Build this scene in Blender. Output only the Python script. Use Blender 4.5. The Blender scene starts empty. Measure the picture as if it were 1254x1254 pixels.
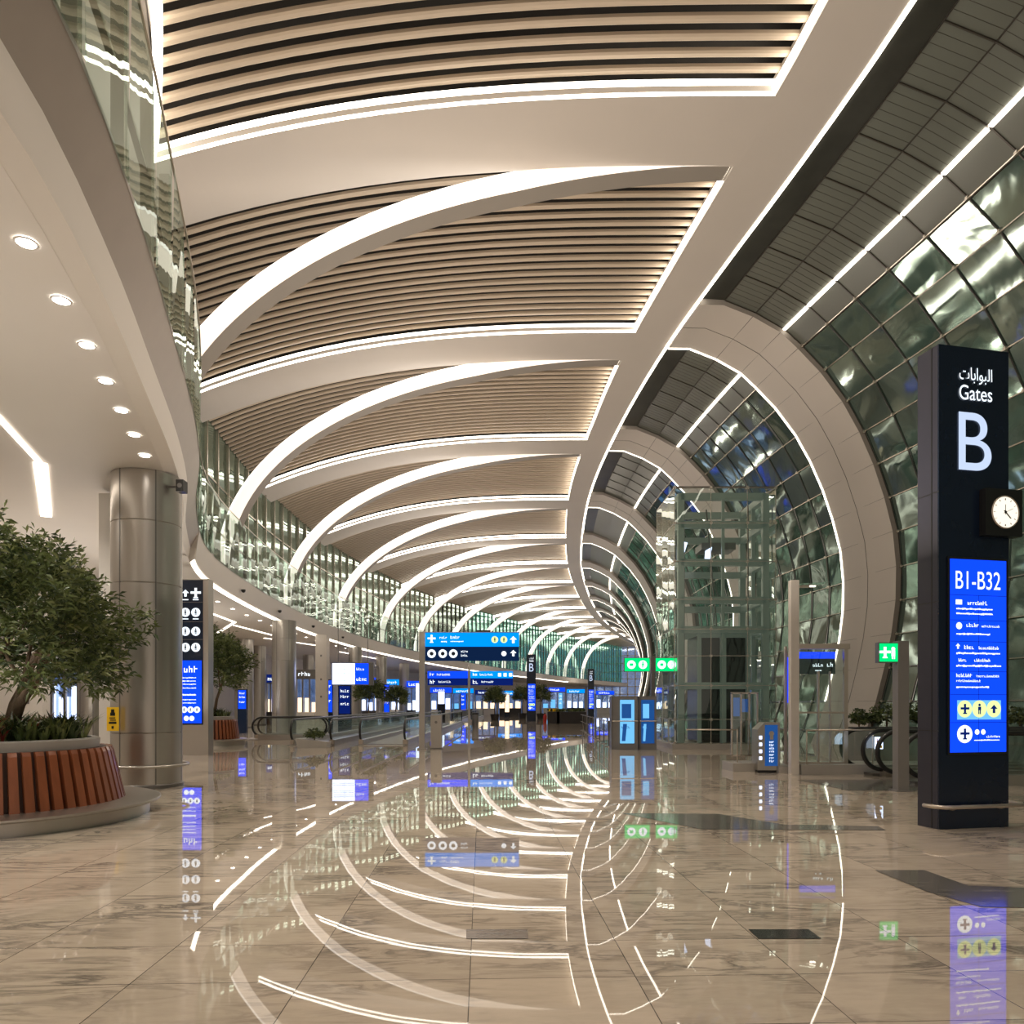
import bpy, math, random
from mathutils import Vector, Matrix
random.seed(7)
SC = bpy.context.scene
COL = SC.collection
PI = math.pi

# ------------------------------------------------------------------ materials
def newmat(name):
    m = bpy.data.materials.new(name); m.use_nodes = True
    nt = m.node_tree; nt.nodes.clear()
    out = nt.nodes.new('ShaderNodeOutputMaterial')
    return m, nt, out
def N(nt, t, **kw):
    n = nt.nodes.new(t)
    for k, v in kw.items():
        if k in n.inputs: n.inputs[k].default_value = v
        else: setattr(n, k, v)
    return n
def L(nt, a, b): nt.links.new(a, b)
def rgb(c): return (c[0], c[1], c[2], 1)

def pbr(name, col, rough=.5, metal=0., var=.08, scale=3., spec=.5, bump=0., emis=None, es=0., coat=0., stretch=(1, 1, 1)):
    m, nt, out = newmat(name)
    b = N(nt, 'ShaderNodeBsdfPrincipled'); L(nt, b.outputs[0], out.inputs[0])
    tc = N(nt, 'ShaderNodeTexCoord'); mp = N(nt, 'ShaderNodeMapping'); mp.inputs['Scale'].default_value = stretch
    L(nt, tc.outputs['Object'], mp.inputs[0])
    no = N(nt, 'ShaderNodeTexNoise'); no.inputs['Scale'].default_value = scale; no.inputs['Detail'].default_value = 3
    L(nt, mp.outputs[0], no.inputs['Vector'])
    mx = N(nt, 'ShaderNodeMix', data_type='RGBA')
    mx.inputs[6].default_value = rgb([c*(1-var) for c in col]); mx.inputs[7].default_value = rgb([min(1, c*(1+var)) for c in col])
    L(nt, no.outputs[0], mx.inputs[0]); L(nt, mx.outputs[2], b.inputs['Base Color'])
    b.inputs['Roughness'].default_value = rough; b.inputs['Metallic'].default_value = metal
    b.inputs['Specular IOR Level'].default_value = spec; b.inputs['Coat Weight'].default_value = coat
    if emis: b.inputs['Emission Color'].default_value = rgb(emis); b.inputs['Emission Strength'].default_value = es
    if bump:
        bp = N(nt, 'ShaderNodeBump'); bp.inputs['Strength'].default_value = bump; bp.inputs['Distance'].default_value = .05
        L(nt, no.outputs[0], bp.inputs['Height']); L(nt, bp.outputs[0], b.inputs['Normal'])
    return m
def glow(name, col, s):
    m, nt, out = newmat(name)
    e = N(nt, 'ShaderNodeEmission'); e.inputs[0].default_value = rgb(col); e.inputs[1].default_value = s
    L(nt, e.outputs[0], out.inputs[0]); return m
def clear_glass(name, tint=(.80, .90, .86), refl=.12, rough=.0):
    m, nt, out = newmat(name)
    t = N(nt, 'ShaderNodeBsdfTransparent'); t.inputs[0].default_value = rgb(tint)
    g = N(nt, 'ShaderNodeBsdfGlossy'); g.inputs[0].default_value = (.9, 1, .96, 1); g.inputs['Roughness'].default_value = rough
    lw = N(nt, 'ShaderNodeLayerWeight'); lw.inputs[0].default_value = .25
    ma = N(nt, 'ShaderNodeMath', operation='MULTIPLY_ADD'); ma.inputs[1].default_value = .6; ma.inputs[2].default_value = refl
    L(nt, lw.outputs['Fresnel'], ma.inputs[0])
    tc = N(nt, 'ShaderNodeTexCoord'); no = N(nt, 'ShaderNodeTexNoise'); no.inputs['Scale'].default_value = .9
    L(nt, tc.outputs['Object'], no.inputs['Vector'])
    bp = N(nt, 'ShaderNodeBump'); bp.inputs['Strength'].default_value = .12; bp.inputs['Distance'].default_value = .04
    L(nt, no.outputs[0], bp.inputs['Height']); L(nt, bp.outputs[0], g.inputs['Normal'])
    mx = N(nt, 'ShaderNodeMixShader')
    L(nt, ma.outputs[0], mx.inputs[0]); L(nt, t.outputs[0], mx.inputs[1]); L(nt, g.outputs[0], mx.inputs[2]); L(nt, mx.outputs[0], out.inputs[0])
    return m
def dark_glass(name, col, gloss=.45, tint=(.45, .55, .50), es=.0, scale=.55, dist=.25, em=(.3, .5, .42)):
    """night glazing: opaque dark green pane with a wavy mirror coat"""
    m, nt, out = newmat(name)
    tc = N(nt, 'ShaderNodeTexCoord')
    no = N(nt, 'ShaderNodeTexNoise'); no.inputs['Scale'].default_value = scale; no.inputs['Detail'].default_value = 2.5; no.inputs['Distortion'].default_value = .6
    L(nt, tc.outputs['Object'], no.inputs['Vector'])
    cr = N(nt, 'ShaderNodeValToRGB'); cr.color_ramp.elements[0].position = .35; cr.color_ramp.elements[1].position = .7
    cr.color_ramp.elements[0].color = rgb([c*.7 for c in col]); cr.color_ramp.elements[1].color = rgb([c*1.25 for c in col])
    L(nt, no.outputs[0], cr.inputs[0])
    bp = N(nt, 'ShaderNodeBump'); bp.inputs['Strength'].default_value = .07; bp.inputs['Distance'].default_value = dist
    L(nt, no.outputs[0], bp.inputs['Height'])
    d = N(nt, 'ShaderNodeBsdfDiffuse'); L(nt, cr.outputs[0], d.inputs[0])
    e = N(nt, 'ShaderNodeEmission'); e.inputs[0].default_value = rgb(em); e.inputs[1].default_value = es
    me = N(nt, 'ShaderNodeMath', operation='MULTIPLY'); me.inputs[1].default_value = es; L(nt, no.outputs[0], me.inputs[0]); L(nt, me.outputs[0], e.inputs[1])
    ad = N(nt, 'ShaderNodeAddShader'); L(nt, d.outputs[0], ad.inputs[0]); L(nt, e.outputs[0], ad.inputs[1])
    g = N(nt, 'ShaderNodeBsdfGlossy'); g.inputs[0].default_value = rgb(tint); g.inputs['Roughness'].default_value = .07
    L(nt, bp.outputs[0], g.inputs['Normal'])
    lw = N(nt, 'ShaderNodeLayerWeight'); lw.inputs[0].default_value = .35
    ma = N(nt, 'ShaderNodeMath', operation='MULTIPLY_ADD', use_clamp=True); ma.inputs[1].default_value = .4; ma.inputs[2].default_value = gloss
    L(nt, lw.outputs['Fresnel'], ma.inputs[0])
    mx = N(nt, 'ShaderNodeMixShader'); L(nt, ma.outputs[0], mx.inputs[0]); L(nt, ad.outputs[0], mx.inputs[1]); L(nt, g.outputs[0], mx.inputs[2])
    L(nt, mx.outputs[0], out.inputs[0]); return m

WARM = (1, .87, .72)
M = {}
M['white'] = pbr('white_cladding', (.58, .53, .48), .42, var=.04, scale=.6, emis=WARM, es=.02)  # faint fill glow put into the cladding
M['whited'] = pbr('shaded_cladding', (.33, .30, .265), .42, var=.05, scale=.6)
M['soffit'] = pbr('soffit_paint', (.70, .66, .61), .5, var=.03, scale=.8)
M['slat'] = pbr('beige_slat', (.58, .48, .37), .45, var=.06, scale=.8)
M['void'] = pbr('dark_void', (.02, .017, .014), .8)
M['bronze'] = pbr('bronze_panel', (.33, .28, .24), .38, metal=.35, var=.06)
M['led'] = glow('led_light', (1, .90, .76), 5.5)
M['rim'] = glow('rib_edge_light', (1, .91, .80), 1.9)
M['navysign'] = glow('navy_sign', (.004, .014, .05), 1)
M['ledlo'] = glow('led_soft', (1, .88, .74), 5)
M['riblit'] = pbr('lit_rib', (.8, .74, .68), .4, var=.03, emis=(1, .87, .74), es=.95)  # emission stands in for the strip's light falling on the face
M['down'] = glow('downlight', (1, .93, .85), 14)
M['steel'] = pbr('brushed_steel', (.50, .47, .43), .32, metal=.92, var=.05, scale=1.0, stretch=(1, 1, .3))
M['steeld'] = pbr('dark_steel', (.22, .21, .20), .35, metal=.8, var=.1, stretch=(3, 3, .2))
M['greysteel'] = pbr('grey_paint', (.26, .25, .24), .4, metal=.3, var=.06)
M['gold'] = pbr('pale_metal', (.62, .54, .46), .3, metal=.7, var=.08)
M['black'] = pbr('black_rubber', (.012, .012, .012), .3, var=.1, spec=.6)
M['navy'] = pbr('navy_panel', (.006, .014, .035), .22, var=.2, spec=.5)
M['navys'] = pbr('navy_side', (.035, .036, .055), .4, var=.1)
M['wood'] = pbr('red_wood', (.27, .085, .035), .33, var=.35, scale=3, stretch=(3, 3, .4), coat=.2)
M['woodd'] = pbr('dark_gap', (.05, .02, .012), .6)
M['bark'] = pbr('bark', (.14, .095, .06), .8, var=.4, scale=12, bump=.6)
M['leaf'] = pbr('leaf', (.115, .155, .045), .42, var=.45, scale=2.5)
M['leafl'] = pbr('leaf_light', (.25, .29, .11), .4, var=.35, scale=3)
M['leafd'] = pbr('leaf_dark', (.045, .075, .025), .5, var=.4, scale=4)
M['leafr'] = pbr('leaf_red', (.38, .06, .035), .45, var=.4, scale=6)
M['soil'] = pbr('soil', (.04, .03, .02), .9, var=.4, scale=20)
M['stone'] = pbr('stone_rim', (.42, .40, .37), .35, var=.08)
M['clear'] = clear_glass('clear_green_glass', (.88, .94, .91), .07)
M['clearp'] = clear_glass('clear_pale_glass', (.9, .95, .93), .10)
M['bal'] = clear_glass('balcony_glass', (.66, .78, .72), .09)
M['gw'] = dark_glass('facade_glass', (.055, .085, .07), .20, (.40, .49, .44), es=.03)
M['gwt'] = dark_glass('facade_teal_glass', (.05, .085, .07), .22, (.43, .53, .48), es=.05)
M['gpan'] = pbr('grey_green_panel', (.125, .135, .115), .28, var=.12, scale=.5, spec=.6)
M['gpand'] = pbr('dark_panel', (.035, .036, .03), .3, var=.5, scale=1.2, spec=.5)
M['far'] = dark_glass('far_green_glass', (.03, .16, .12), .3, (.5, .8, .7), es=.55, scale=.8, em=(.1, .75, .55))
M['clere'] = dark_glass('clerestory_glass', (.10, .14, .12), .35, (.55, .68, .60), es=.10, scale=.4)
M['mull'] = pbr('mullion', (.10, .09, .08), .3, metal=.7)
M['mullb'] = pbr('bright_mullion', (.62, .57, .50), .25, metal=.8)
M['frame'] = pbr('lift_frame', (.27, .30, .26), .32, metal=.35, var=.08, emis=(.6, .8, .65), es=.04)  # slight emission brightens the frame, which is no lamp
M['liftdark'] = pbr('lift_dark', (.02, .022, .02), .25, var=.3)
M['blue'] = glow('screen_blue', (.004, .055, .95), 1.25)
M['blue2'] = glow('sign_blue', (.0, .27, .95), 1.1)
M['blued'] = glow('screen_deep_blue', (.005, .02, .20), .6)
M['cyan'] = glow('screen_cyan', (.16, .50, .85), 1.0)
M['txt'] = glow('white_text', (.85, .93, 1), 1.25)
M['bigb'] = glow('letter_light', (.62, .74, .98), .85)
M['green'] = glow('sign_green', (.0, .62, .16), 1.25)
M['yell'] = pbr('yellow_sticker', (.9, .55, .02), .4, emis=(.9, .5, .02), es=.15)
M['icy'] = glow('pale_yellow_icon', (.72, .85, .35), 1.1)
M['dial'] = pbr('clock_dial', (.85, .8, .7), .4, emis=(1, .92, .78), es=.85)
M['scrw'] = glow('screen_white', (.62, .72, 1), 2.2)
M['shopw'] = glow('shop_warm', (1, .72, .45), 1.6)
M['posterb'] = pbr('blue_poster', (.01, .09, .33), .3, emis=(.01, .12, .5), es=.35)
M['dkpot'] = pbr('dark_pot', (.03, .025, .025), .35)
M['redp'] = pbr('red_paint', (.6, .03, .02), .4)
M['bluegl'] = dark_glass('shop_glass', (.03, .06, .14), .4, (.6, .7, .9), es=.6, scale=1.6, em=(.25, .45, 1))
M['inlay'] = pbr('black_granite', (.035, .032, .03), .12, var=.5, scale=6, spec=.6)
M['inlayb'] = pbr('brown_marble', (.14, .105, .08), .12, var=.7, scale=5, spec=.6, stretch=(1, 5, 1))
M['inlayg'] = pbr('grey_marble', (.15, .14, .125), .1, var=.6, scale=3, spec=.6, stretch=(.6, 4, 1))

def floor_mat():
    m, nt, out = newmat('marble_floor')
    b = N(nt, 'ShaderNodeBsdfPrincipled'); L(nt, b.outputs[0], out.inputs[0])
    tc = N(nt, 'ShaderNodeTexCoord'); mp = N(nt, 'ShaderNodeMapping')
    mp.inputs['Location'].default_value = (.07, .34, 0); mp.inputs['Rotation'].default_value = (0, 0, -math.radians(2.35))
    L(nt, tc.outputs['Object'], mp.inputs[0])
    br = N(nt, 'ShaderNodeTexBrick'); br.offset = 0; br.squash = 1
    for k, v in (('Scale', 1.), ('Mortar Size', .0032), ('Mortar Smooth', .1), ('Bias', 0.), ('Brick Width', .97), ('Row Height', .66)): br.inputs[k].default_value = v
    br.inputs['Color1'].default_value = (0, 0, 0, 1); br.inputs['Color2'].default_value = (1, 1, 1, 1); br.inputs['Mortar'].default_value = (.5, .5, .5, 1)
    L(nt, mp.outputs[0], br.inputs['Vector'])
    # veins, shifted per tile
    sc = N(nt, 'ShaderNodeVectorMath', operation='SCALE'); sc.inputs['Scale'].default_value = 9.
    L(nt, br.outputs['Color'], sc.inputs[0])
    ad = N(nt, 'ShaderNodeVectorMath', operation='ADD'); L(nt, mp.outputs[0], ad.inputs[0]); L(nt, sc.outputs[0], ad.inputs[1])
    m2 = N(nt, 'ShaderNodeMapping'); m2.inputs['Scale'].default_value = (.55, 2.2, 1); m2.inputs['Rotation'].default_value = (0, 0, .25); L(nt, ad.outputs[0], m2.inputs[0])
    n1 = N(nt, 'ShaderNodeTexNoise'); n1.inputs['Scale'].default_value = 2.3; n1.inputs['Detail'].default_value = 7; n1.inputs['Roughness'].default_value = .62; n1.inputs['Distortion'].default_value = .8
    L(nt, m2.outputs[0], n1.inputs['Vector'])
    s = N(nt, 'ShaderNodeMath', operation='SUBTRACT'); s.inputs[1].default_value = .5; L(nt, n1.outputs[0], s.inputs[0])
    a = N(nt, 'ShaderNodeMath', operation='ABSOLUTE'); L(nt, s.outputs[0], a.inputs[0])
    vr = N(nt, 'ShaderNodeValToRGB'); vr.color_ramp.elements[0].color = (.0, .0, .0, 1); vr.color_ramp.elements[1].position = .07; vr.color_ramp.elements[1].color = (1, 1, 1, 1)
    L(nt, a.outputs[0], vr.inputs[0])
    n2 = N(nt, 'ShaderNodeTexNoise'); n2.inputs['Scale'].default_value = 1.1; n2.inputs['Detail'].default_value = 3; L(nt, ad.outputs[0], n2.inputs['Vector'])
    v2 = N(nt, 'ShaderNodeValToRGB'); v2.color_ramp.elements[0].position = .40; v2.color_ramp.elements[1].position = .66
    L(nt, n2.outputs[0], v2.inputs[0])
    n3 = N(nt, 'ShaderNodeTexNoise'); n3.inputs['Scale'].default_value = 7.; n3.inputs['Detail'].default_value = 6; n3.inputs['Roughness'].default_value = .7; L(nt, m2.outputs[0], n3.inputs['Vector'])
    base = N(nt, 'ShaderNodeMix', data_type='RGBA'); base.inputs[6].default_value = (.45, .375, .295, 1); base.inputs[7].default_value = (.68, .58, .465, 1)
    L(nt, n3.outputs[0], base.inputs[0])
    # vein mask = (1-vr)*v2
    inv = N(nt, 'ShaderNodeMath', operation='SUBTRACT'); inv.inputs[0].default_value = 1; L(nt, vr.outputs[0], inv.inputs[1])
    mk = N(nt, 'ShaderNodeMath', operation='MULTIPLY'); L(nt, inv.outputs[0], mk.inputs[0]); L(nt, v2.outputs[0], mk.inputs[1])
    mk2 = N(nt, 'ShaderNodeMath', operation='MULTIPLY'); mk2.inputs[1].default_value = .8; L(nt, mk.outputs[0], mk2.inputs[0])
    vein = N(nt, 'ShaderNodeMix', data_type='RGBA'); vein.inputs[7].default_value = (.085, .075, .07, 1)
    L(nt, mk2.outputs[0], vein.inputs[0]); L(nt, base.outputs[2], vein.inputs[6])
    # tile tone
    tt = N(nt, 'ShaderNodeMath', operation='MULTIPLY_ADD'); tt.inputs[1].default_value = .16; tt.inputs[2].default_value = .92; L(nt, br.outputs['Color'], tt.inputs[0])
    tm = N(nt, 'ShaderNodeVectorMath', operation='SCALE'); L(nt, vein.outputs[2], tm.inputs[0]); L(nt, tt.outputs[0], tm.inputs['Scale'])
    fin = N(nt, 'ShaderNodeMix', data_type='RGBA'); fin.inputs[7].default_value = (.10, .085, .07, 1)
    L(nt, br.outputs['Fac'], fin.inputs[0]); L(nt, tm.outputs[0], fin.inputs[6]); L(nt, fin.outputs[2], b.inputs['Base Color'])
    rr = N(nt, 'ShaderNodeMath', operation='MULTIPLY_ADD'); rr.inputs[1].default_value = .03; rr.inputs[2].default_value = .0; L(nt, n3.outputs[0], rr.inputs[0]); L(nt, rr.outputs[0], b.inputs['Roughness'])
    b.inputs['IOR'].default_value = 1.6
    nb = N(nt, 'ShaderNodeTexNoise'); nb.inputs['Scale'].default_value = .9; L(nt, ad.outputs[0], nb.inputs['Vector'])
    bp = N(nt, 'ShaderNodeBump'); bp.inputs['Strength'].default_value = .06; bp.inputs['Distance'].default_value = .01
    L(nt, nb.outputs[0], bp.inputs['Height']); L(nt, bp.outputs[0], b.inputs['Normal'])
    return m
M['floor'] = floor_mat()

# ------------------------------------------------------------------ mesh builder
class MB:
    def __init__(s): s.v = []; s.f = []; s.mi = []; s.mats = []; s.cur = 0
    def use(s, m):
        if m not in s.mats: s.mats.append(m)
        s.cur = s.mats.index(m); return s
    def face(s, *i): s.f.append(tuple(i)); s.mi.append(s.cur)
    def quad(s, a, b, c, d):
        n = len(s.v); s.v += [tuple(a), tuple(b), tuple(c), tuple(d)]; s.face(n, n+1, n+2, n+3)
    def poly(s, pts):
        n = len(s.v); s.v += [tuple(p) for p in pts]; s.face(*range(n, n+len(pts)))
    def box(s, x0, x1, y0, y1, z0, z1, rz=0, pv=None):
        n = len(s.v)
        c = [(x, y, z) for z in (z0, z1) for (x, y) in ((x0, y0), (x1, y0), (x1, y1), (x0, y1))]
        if rz:
            px, py = pv or ((x0+x1)/2, (y0+y1)/2); ca, sa = math.cos(rz), math.sin(rz)
            c = [(px+(x-px)*ca-(y-py)*sa, py+(x-px)*sa+(y-py)*ca, z) for x, y, z in c]
        s.v += c
        for q in ((3, 2, 1, 0), (4, 5, 6, 7), (0, 1, 5, 4), (1, 2, 6, 5), (2, 3, 7, 6), (3, 0, 4, 7)): s.face(*[n+i for i in q])
        return s
    def bar(s, p, q, w, h=None, up=(0, 0, 1)):
        p, q = Vector(p), Vector(q); h = h or w; t = (q-p)
        if t.length < 1e-6: return s
        t.normalize(); u = Vector(up)
        if abs(t.dot(u)) > .98: u = Vector((0, 1, 0))
        a = t.cross(u).normalized(); b = a.cross(t)
        n = len(s.v)
        for c in (p, q):
            for (i, j) in ((-1, -1), (1, -1), (1, 1), (-1, 1)): s.v.append(tuple(c+a*(i*w/2)+b*(j*h/2)))
        for q4 in ((0, 1, 2, 3), (7, 6, 5, 4), (0, 4, 5, 1), (1, 5, 6, 2), (2, 6, 7, 3), (3, 7, 4, 0)): s.face(*[n+i for i in q4])
        return s
    def tube(s, pts, r, n=8, cap=True):
        pts = [Vector(p) for p in pts]; rs = r if isinstance(r, (list, tuple)) else [r]*len(pts)
        base = len(s.v); prev = None
        for i, p in enumerate(pts):
            t = (pts[min(i+1, len(pts)-1)]-pts[max(i-1, 0)]).normalized()
            if prev is None:
                u = Vector((0, 0, 1)) if abs(t.z) < .9 else Vector((1, 0, 0)); a = t.cross(u).normalized()
            else: a = (prev-t*prev.dot(t)).normalized()
            prev = a; b = t.cross(a)
            for k in range(n):
                th = 2*PI*k/n; s.v.append(tuple(p+(a*math.cos(th)+b*math.sin(th))*rs[i]))
        for i in range(len(pts)-1):
            for k in range(n):
                k2 = (k+1) % n; s.face(base+i*n+k, base+i*n+k2, base+(i+1)*n+k2, base+(i+1)*n+k)
        if cap: s.face(*[base+k for k in range(n)][::-1]); s.face(*[base+(len(pts)-1)*n+k for k in range(n)])
        return s
    def lathe(s, prof, c=(0, 0), n=40, closed=False):
        base = len(s.v)
        for (r, z) in prof:
            for k in range(n): s.v.append((c[0]+r*math.cos(2*PI*k/n), c[1]+r*math.sin(2*PI*k/n), z))
        m = len(prof)
        for i in range(m if closed else m-1):
            j = (i+1) % m
            for k in range(n):
                k2 = (k+1) % n; s.face(base+i*n+k, base+i*n+k2, base+j*n+k2, base+j*n+k)
        return s
    def grid(s, rows):   # rows of points
        base = len(s.v); n = len(rows[0])
        for r in rows: s.v += [tuple(p) for p in r]
        for i in range(len(rows)-1):
            for k in range(n-1): s.face(base+i*n+k, base+i*n+k+1, base+(i+1)*n+k+1, base+(i+1)*n+k)
        return s
    def disc(s, c, r, n=24, axis='y', sx=1.):
        n0 = len(s.v)
        for k in range(n):
            a = 2*PI*k/n; u, w = r*math.cos(a)*sx, r*math.sin(a)
            s.v.append((c[0]+u, c[1], c[2]+w) if axis == 'y' else (c[0]+u, c[1]+w, c[2]))
        s.face(*range(n0, n0+n)); return s
    def build(s, name, mat=None, parent=None, smooth=False, loc=None):
        me = bpy.data.meshes.new(name)
        me.from_pydata(s.v, [], s.f)
        mats = [M[k] for k in s.mats] if s.mats else [M[mat]]
        for m in mats: me.materials.append(m)
        if s.mats: me.polygons.foreach_set('material_index', s.mi)
        if smooth is True: me.polygons.foreach_set('use_smooth', [True]*len(s.f))
        me.update()
        if isinstance(smooth, float): me.polygons.foreach_set('use_smooth', [True]*len(s.f)); me.set_sharp_from_angle(angle=smooth)
        o = bpy.data.objects.new(name, me); COL.objects.link(o)
        if parent: o.parent = parent
        if loc: o.location = loc
        return o
def tag(o, label=None, cat=None, group=None, kind=None):
    if label: o['label'] = label
    if cat: o['category'] = cat
    if group: o['group'] = group
    if kind: o['kind'] = kind
    return o
def thing(name, loc, label, cat, group=None, rz=0, kind=None):
    o = bpy.data.objects.new(name, None); COL.objects.link(o); o.location = loc; o.rotation_euler = (0, 0, rz); o.empty_display_size = .2
    return tag(o, label, cat, group, kind)
def copy_tree(o, parent=None):
    c = o.copy(); COL.objects.link(c); c.parent = parent
    for ch in [x for x in bpy.data.objects if x.parent == o and x is not c]: copy_tree(ch, c)
    return c
def structure(o): o['kind'] = 'structure'; return o
def text(body, x, z, w, h, mat, parent, name='lettering', y=-.004, sx=None):
    """flat lettering fitted in a w x h box whose lower left corner is (x, z), facing -Y"""
    c = bpy.data.curves.new('t', 'FONT'); c.body = body; c.extrude = .0
    o = bpy.data.objects.new('t', c); COL.objects.link(o)
    dg = bpy.context.evaluated_depsgraph_get(); me = bpy.data.meshes.new_from_object(o.evaluated_get(dg))
    bpy.data.objects.remove(o)
    xs = [v.co.x for v in me.vertices]; ys = [v.co.y for v in me.vertices]
    x0, x1, y0, y1 = min(xs), max(xs), min(ys), max(ys)
    for v in me.vertices:
        v.co = ((v.co.x-x0)/(x1-x0)*w+x, y, (v.co.y-y0)/(y1-y0)*h+z)
    me.materials.clear(); me.materials.append(M[mat]); me.name = name
    o = bpy.data.objects.new(name, me); COL.objects.link(o); o.parent = parent
    return o
def ords(i): return ['first', 'second', 'third', 'fourth', 'fifth', 'sixth', 'seventh', 'eighth', 'ninth', 'tenth', 'eleventh', 'twelfth', 'thirteenth', 'fourteenth', 'fifteenth'][i]
F = 900.
def X(px, d): return (px-627)*d/F
def Zh(py, d): return 1.6+(862-py)*d/F

# ------------------------------------------------------------------ plan curves
def curve_fn(tab):
    xs = [a for a, b in tab]; ys = [b for a, b in tab]; n = len(xs)
    ms = []
    for i in range(n):
        if i == 0: ms.append((ys[1]-ys[0])/(xs[1]-xs[0]))
        elif i == n-1: ms.append((ys[-1]-ys[-2])/(xs[-1]-xs[-2]))
        else: ms.append(((ys[i+1]-ys[i])/(xs[i+1]-xs[i])+(ys[i]-ys[i-1])/(xs[i]-xs[i-1]))/2)
    def f(x):
        if x <= xs[0]: return ys[0]+ms[0]*(x-xs[0])
        if x >= xs[-1]: return ys[-1]+ms[-1]*(x-xs[-1])
        i = 0
        while x > xs[i+1]: i += 1
        h = xs[i+1]-xs[i]; t = (x-xs[i])/h
        return (2*t**3-3*t*t+1)*ys[i]+(t**3-2*t*t+t)*h*ms[i]+(-2*t**3+3*t*t)*ys[i+1]+(t**3-t*t)*h*ms[i+1]
    return f
XS = curve_fn([(-6, 8.5), (8, 8.45), (15, 8.23), (19.6, 7.7), (23.5, 7.1), (29.3, 6.28), (38, 5.6), (49.5, 5.35), (64, 6.1), (78, 7.4), (91, 9.2), (110, 12.4), (133, 17.4), (160, 25), (195, 36.5)])
XL = curve_fn([(-6, -3.0), (2, -3.2), (5.64, -3.5), (7.94, -4.07), (10.5, -4.87), (13.5, -5.85), (16, -6.8), (20, -8.6), (25.3, -10.5), (32, -11.6), (43, -12.4), (56, -12.2), (67, -11), (78, -9.4), (90, -7), (102, -4), (115, 0), (130, 5), (145, 10), (165, 18), (195, 32)])
def SW(d): return 1.75 if d < 20 else max(1.4, 1.75-(d-20)*.02)       # spine width
def XSL(d): return XS(d)-SW(d)
def XC(d): return XL(d)-(.85 if d < 14 else min(1.5, .85+(d-14)*.09))
def zc(x, d):
    u = max(0, XSL(d)-x); return 16.4-2.8*(u/18)**2.8
BE = [17.4, 28.5, 40.1, 51.9, 63.8, 75.6, 87.4, 99.2, 111, 122.8, 134.6, 146.4, 158.2]
DEND = 190.

def frange(a, b, st):
    n = max(1, int(round((b-a)/st))); return [a+(b-a)*i/n for i in range(n+1)]

# ------------------------------------------------------------------ floor
mb = MB(); mb.quad((-40, -8, 0), (70, -8, 0), (70, 215, 0), (-40, 215, 0)); structure(mb.build('floor', 'floor'))
def inlay(pts, mat):
    mb = MB(); mb.poly([(x, y, .004) for x, y in pts]); structure(mb.build('floor_inlay', mat))
def inlay_px(pp, mat): inlay([(X(px, 1440/(py-862)), 1440/(py-862)) for px, py in pp][::-1], mat)
inlay_px([(916, 1138.5), (990, 1138.5), (1006, 1150), (929, 1150)], 'inlay')
inlay_px([(571, 1138.5), (646, 1138.5), (647, 1150), (571, 1150)], 'inlayb')
inlay_px([(1071, 1066), (1132, 1066), (1186, 1085), (1330, 1090), (1360, 1113), (1202, 1111), (1137, 1093)], 'inlayg')
inlay_px([(760, 996), (880, 997), (960, 1010), (1075, 1012), (1085, 1017), (860, 1016)], 'inlayg')
inlay_px([(975, 955), (1128, 955), (1140, 969), (1040, 968)], 'inlayg')

# ------------------------------------------------------------------ ceiling: dark void, slat bays, beams, ribs
mb = MB()
for_d = frange(-6, DEND, 4)
mb.grid([[(XC(d)-.3+(XS(d)-XC(d)+.2)*t, d, zc(XC(d)+(XS(d)-XC(d))*t, d)+.9) for t in [i/10 for i in range(11)]] for d in for_d])
structure(mb.build('ceiling', 'void'))

def slat_bay(d0, d1, idx):
    mb = MB(); sp = .42 if d0 < 60 else .6
    n = int((d1-d0)/sp); seg = 14 if d0 < 60 else 8
    for i in range(n):
        d = d0+(i+.5)*(d1-d0)/n; w = .10 if d0 < 60 else .2; h = .16
        xa, xb = XC(d)+.02, XSL(d)+.05
        prof = [(-w, .10), (-w*.9, .03), (-w*.45, 0), (w*.45, 0), (w*.9, .03), (w, .10), (w, h)] if d0 < 45 else [(-w, h), (-w, 0), (w, 0), (w, h)]
        rows = [[(xa+(xb-xa)*k/seg, d+dy, zc(xa+(xb-xa)*k/seg, d)+dz) for (dy, dz) in prof] for k in range(seg+1)]
        mb.grid(rows)
    o = structure(mb.build('ceiling_slats', 'slat'))
    return o
edges = [-6]+BE
for i, a in enumerate(edges):
    s = a+2.1 if i else a
    e = BE[i]+.0 if i < len(BE) else DEND
    slat_bay(s, e, i)

for i, d0 in enumerate(BE):
    t = thing('ceiling_beam', (0, d0, 0), f'flat white ceiling beam with lit edge, {ords(i)} from the gate pylon end', 'beam', 'flat beams across the slatted ceiling', kind='thing')
    seg = 16; d1 = d0+2.3
    def pt(k, y, dz): 
        d = y; xa, xb = XC(d)-.05, XSL(d)+.12; x = xa+(xb-xa)*k/seg; return (x, y-d0, zc(x, d)-.4+dz)
    mb = MB(); mb.grid([[pt(k, d0+.0, .0), pt(k, d1, 0), pt(k, d1, .55)] for k in range(seg+1)]); mb.build('soffit_panel', 'white', t)
    mb = MB(); mb.grid([[pt(k, d0, .10), pt(k, d0, .0)] for k in range(seg+1)]); mb.grid([[pt(k, d0-.12, .30), pt(k, d0-.05, .20)] for k in range(seg+1)]); mb.build('light_strip', 'led', t)
    mb = MB(); mb.grid([[pt(k, d0-.05, .20), pt(k, d0, .10)] for k in range(seg+1)]); mb.build('light_lip', 'white', t)

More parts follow.
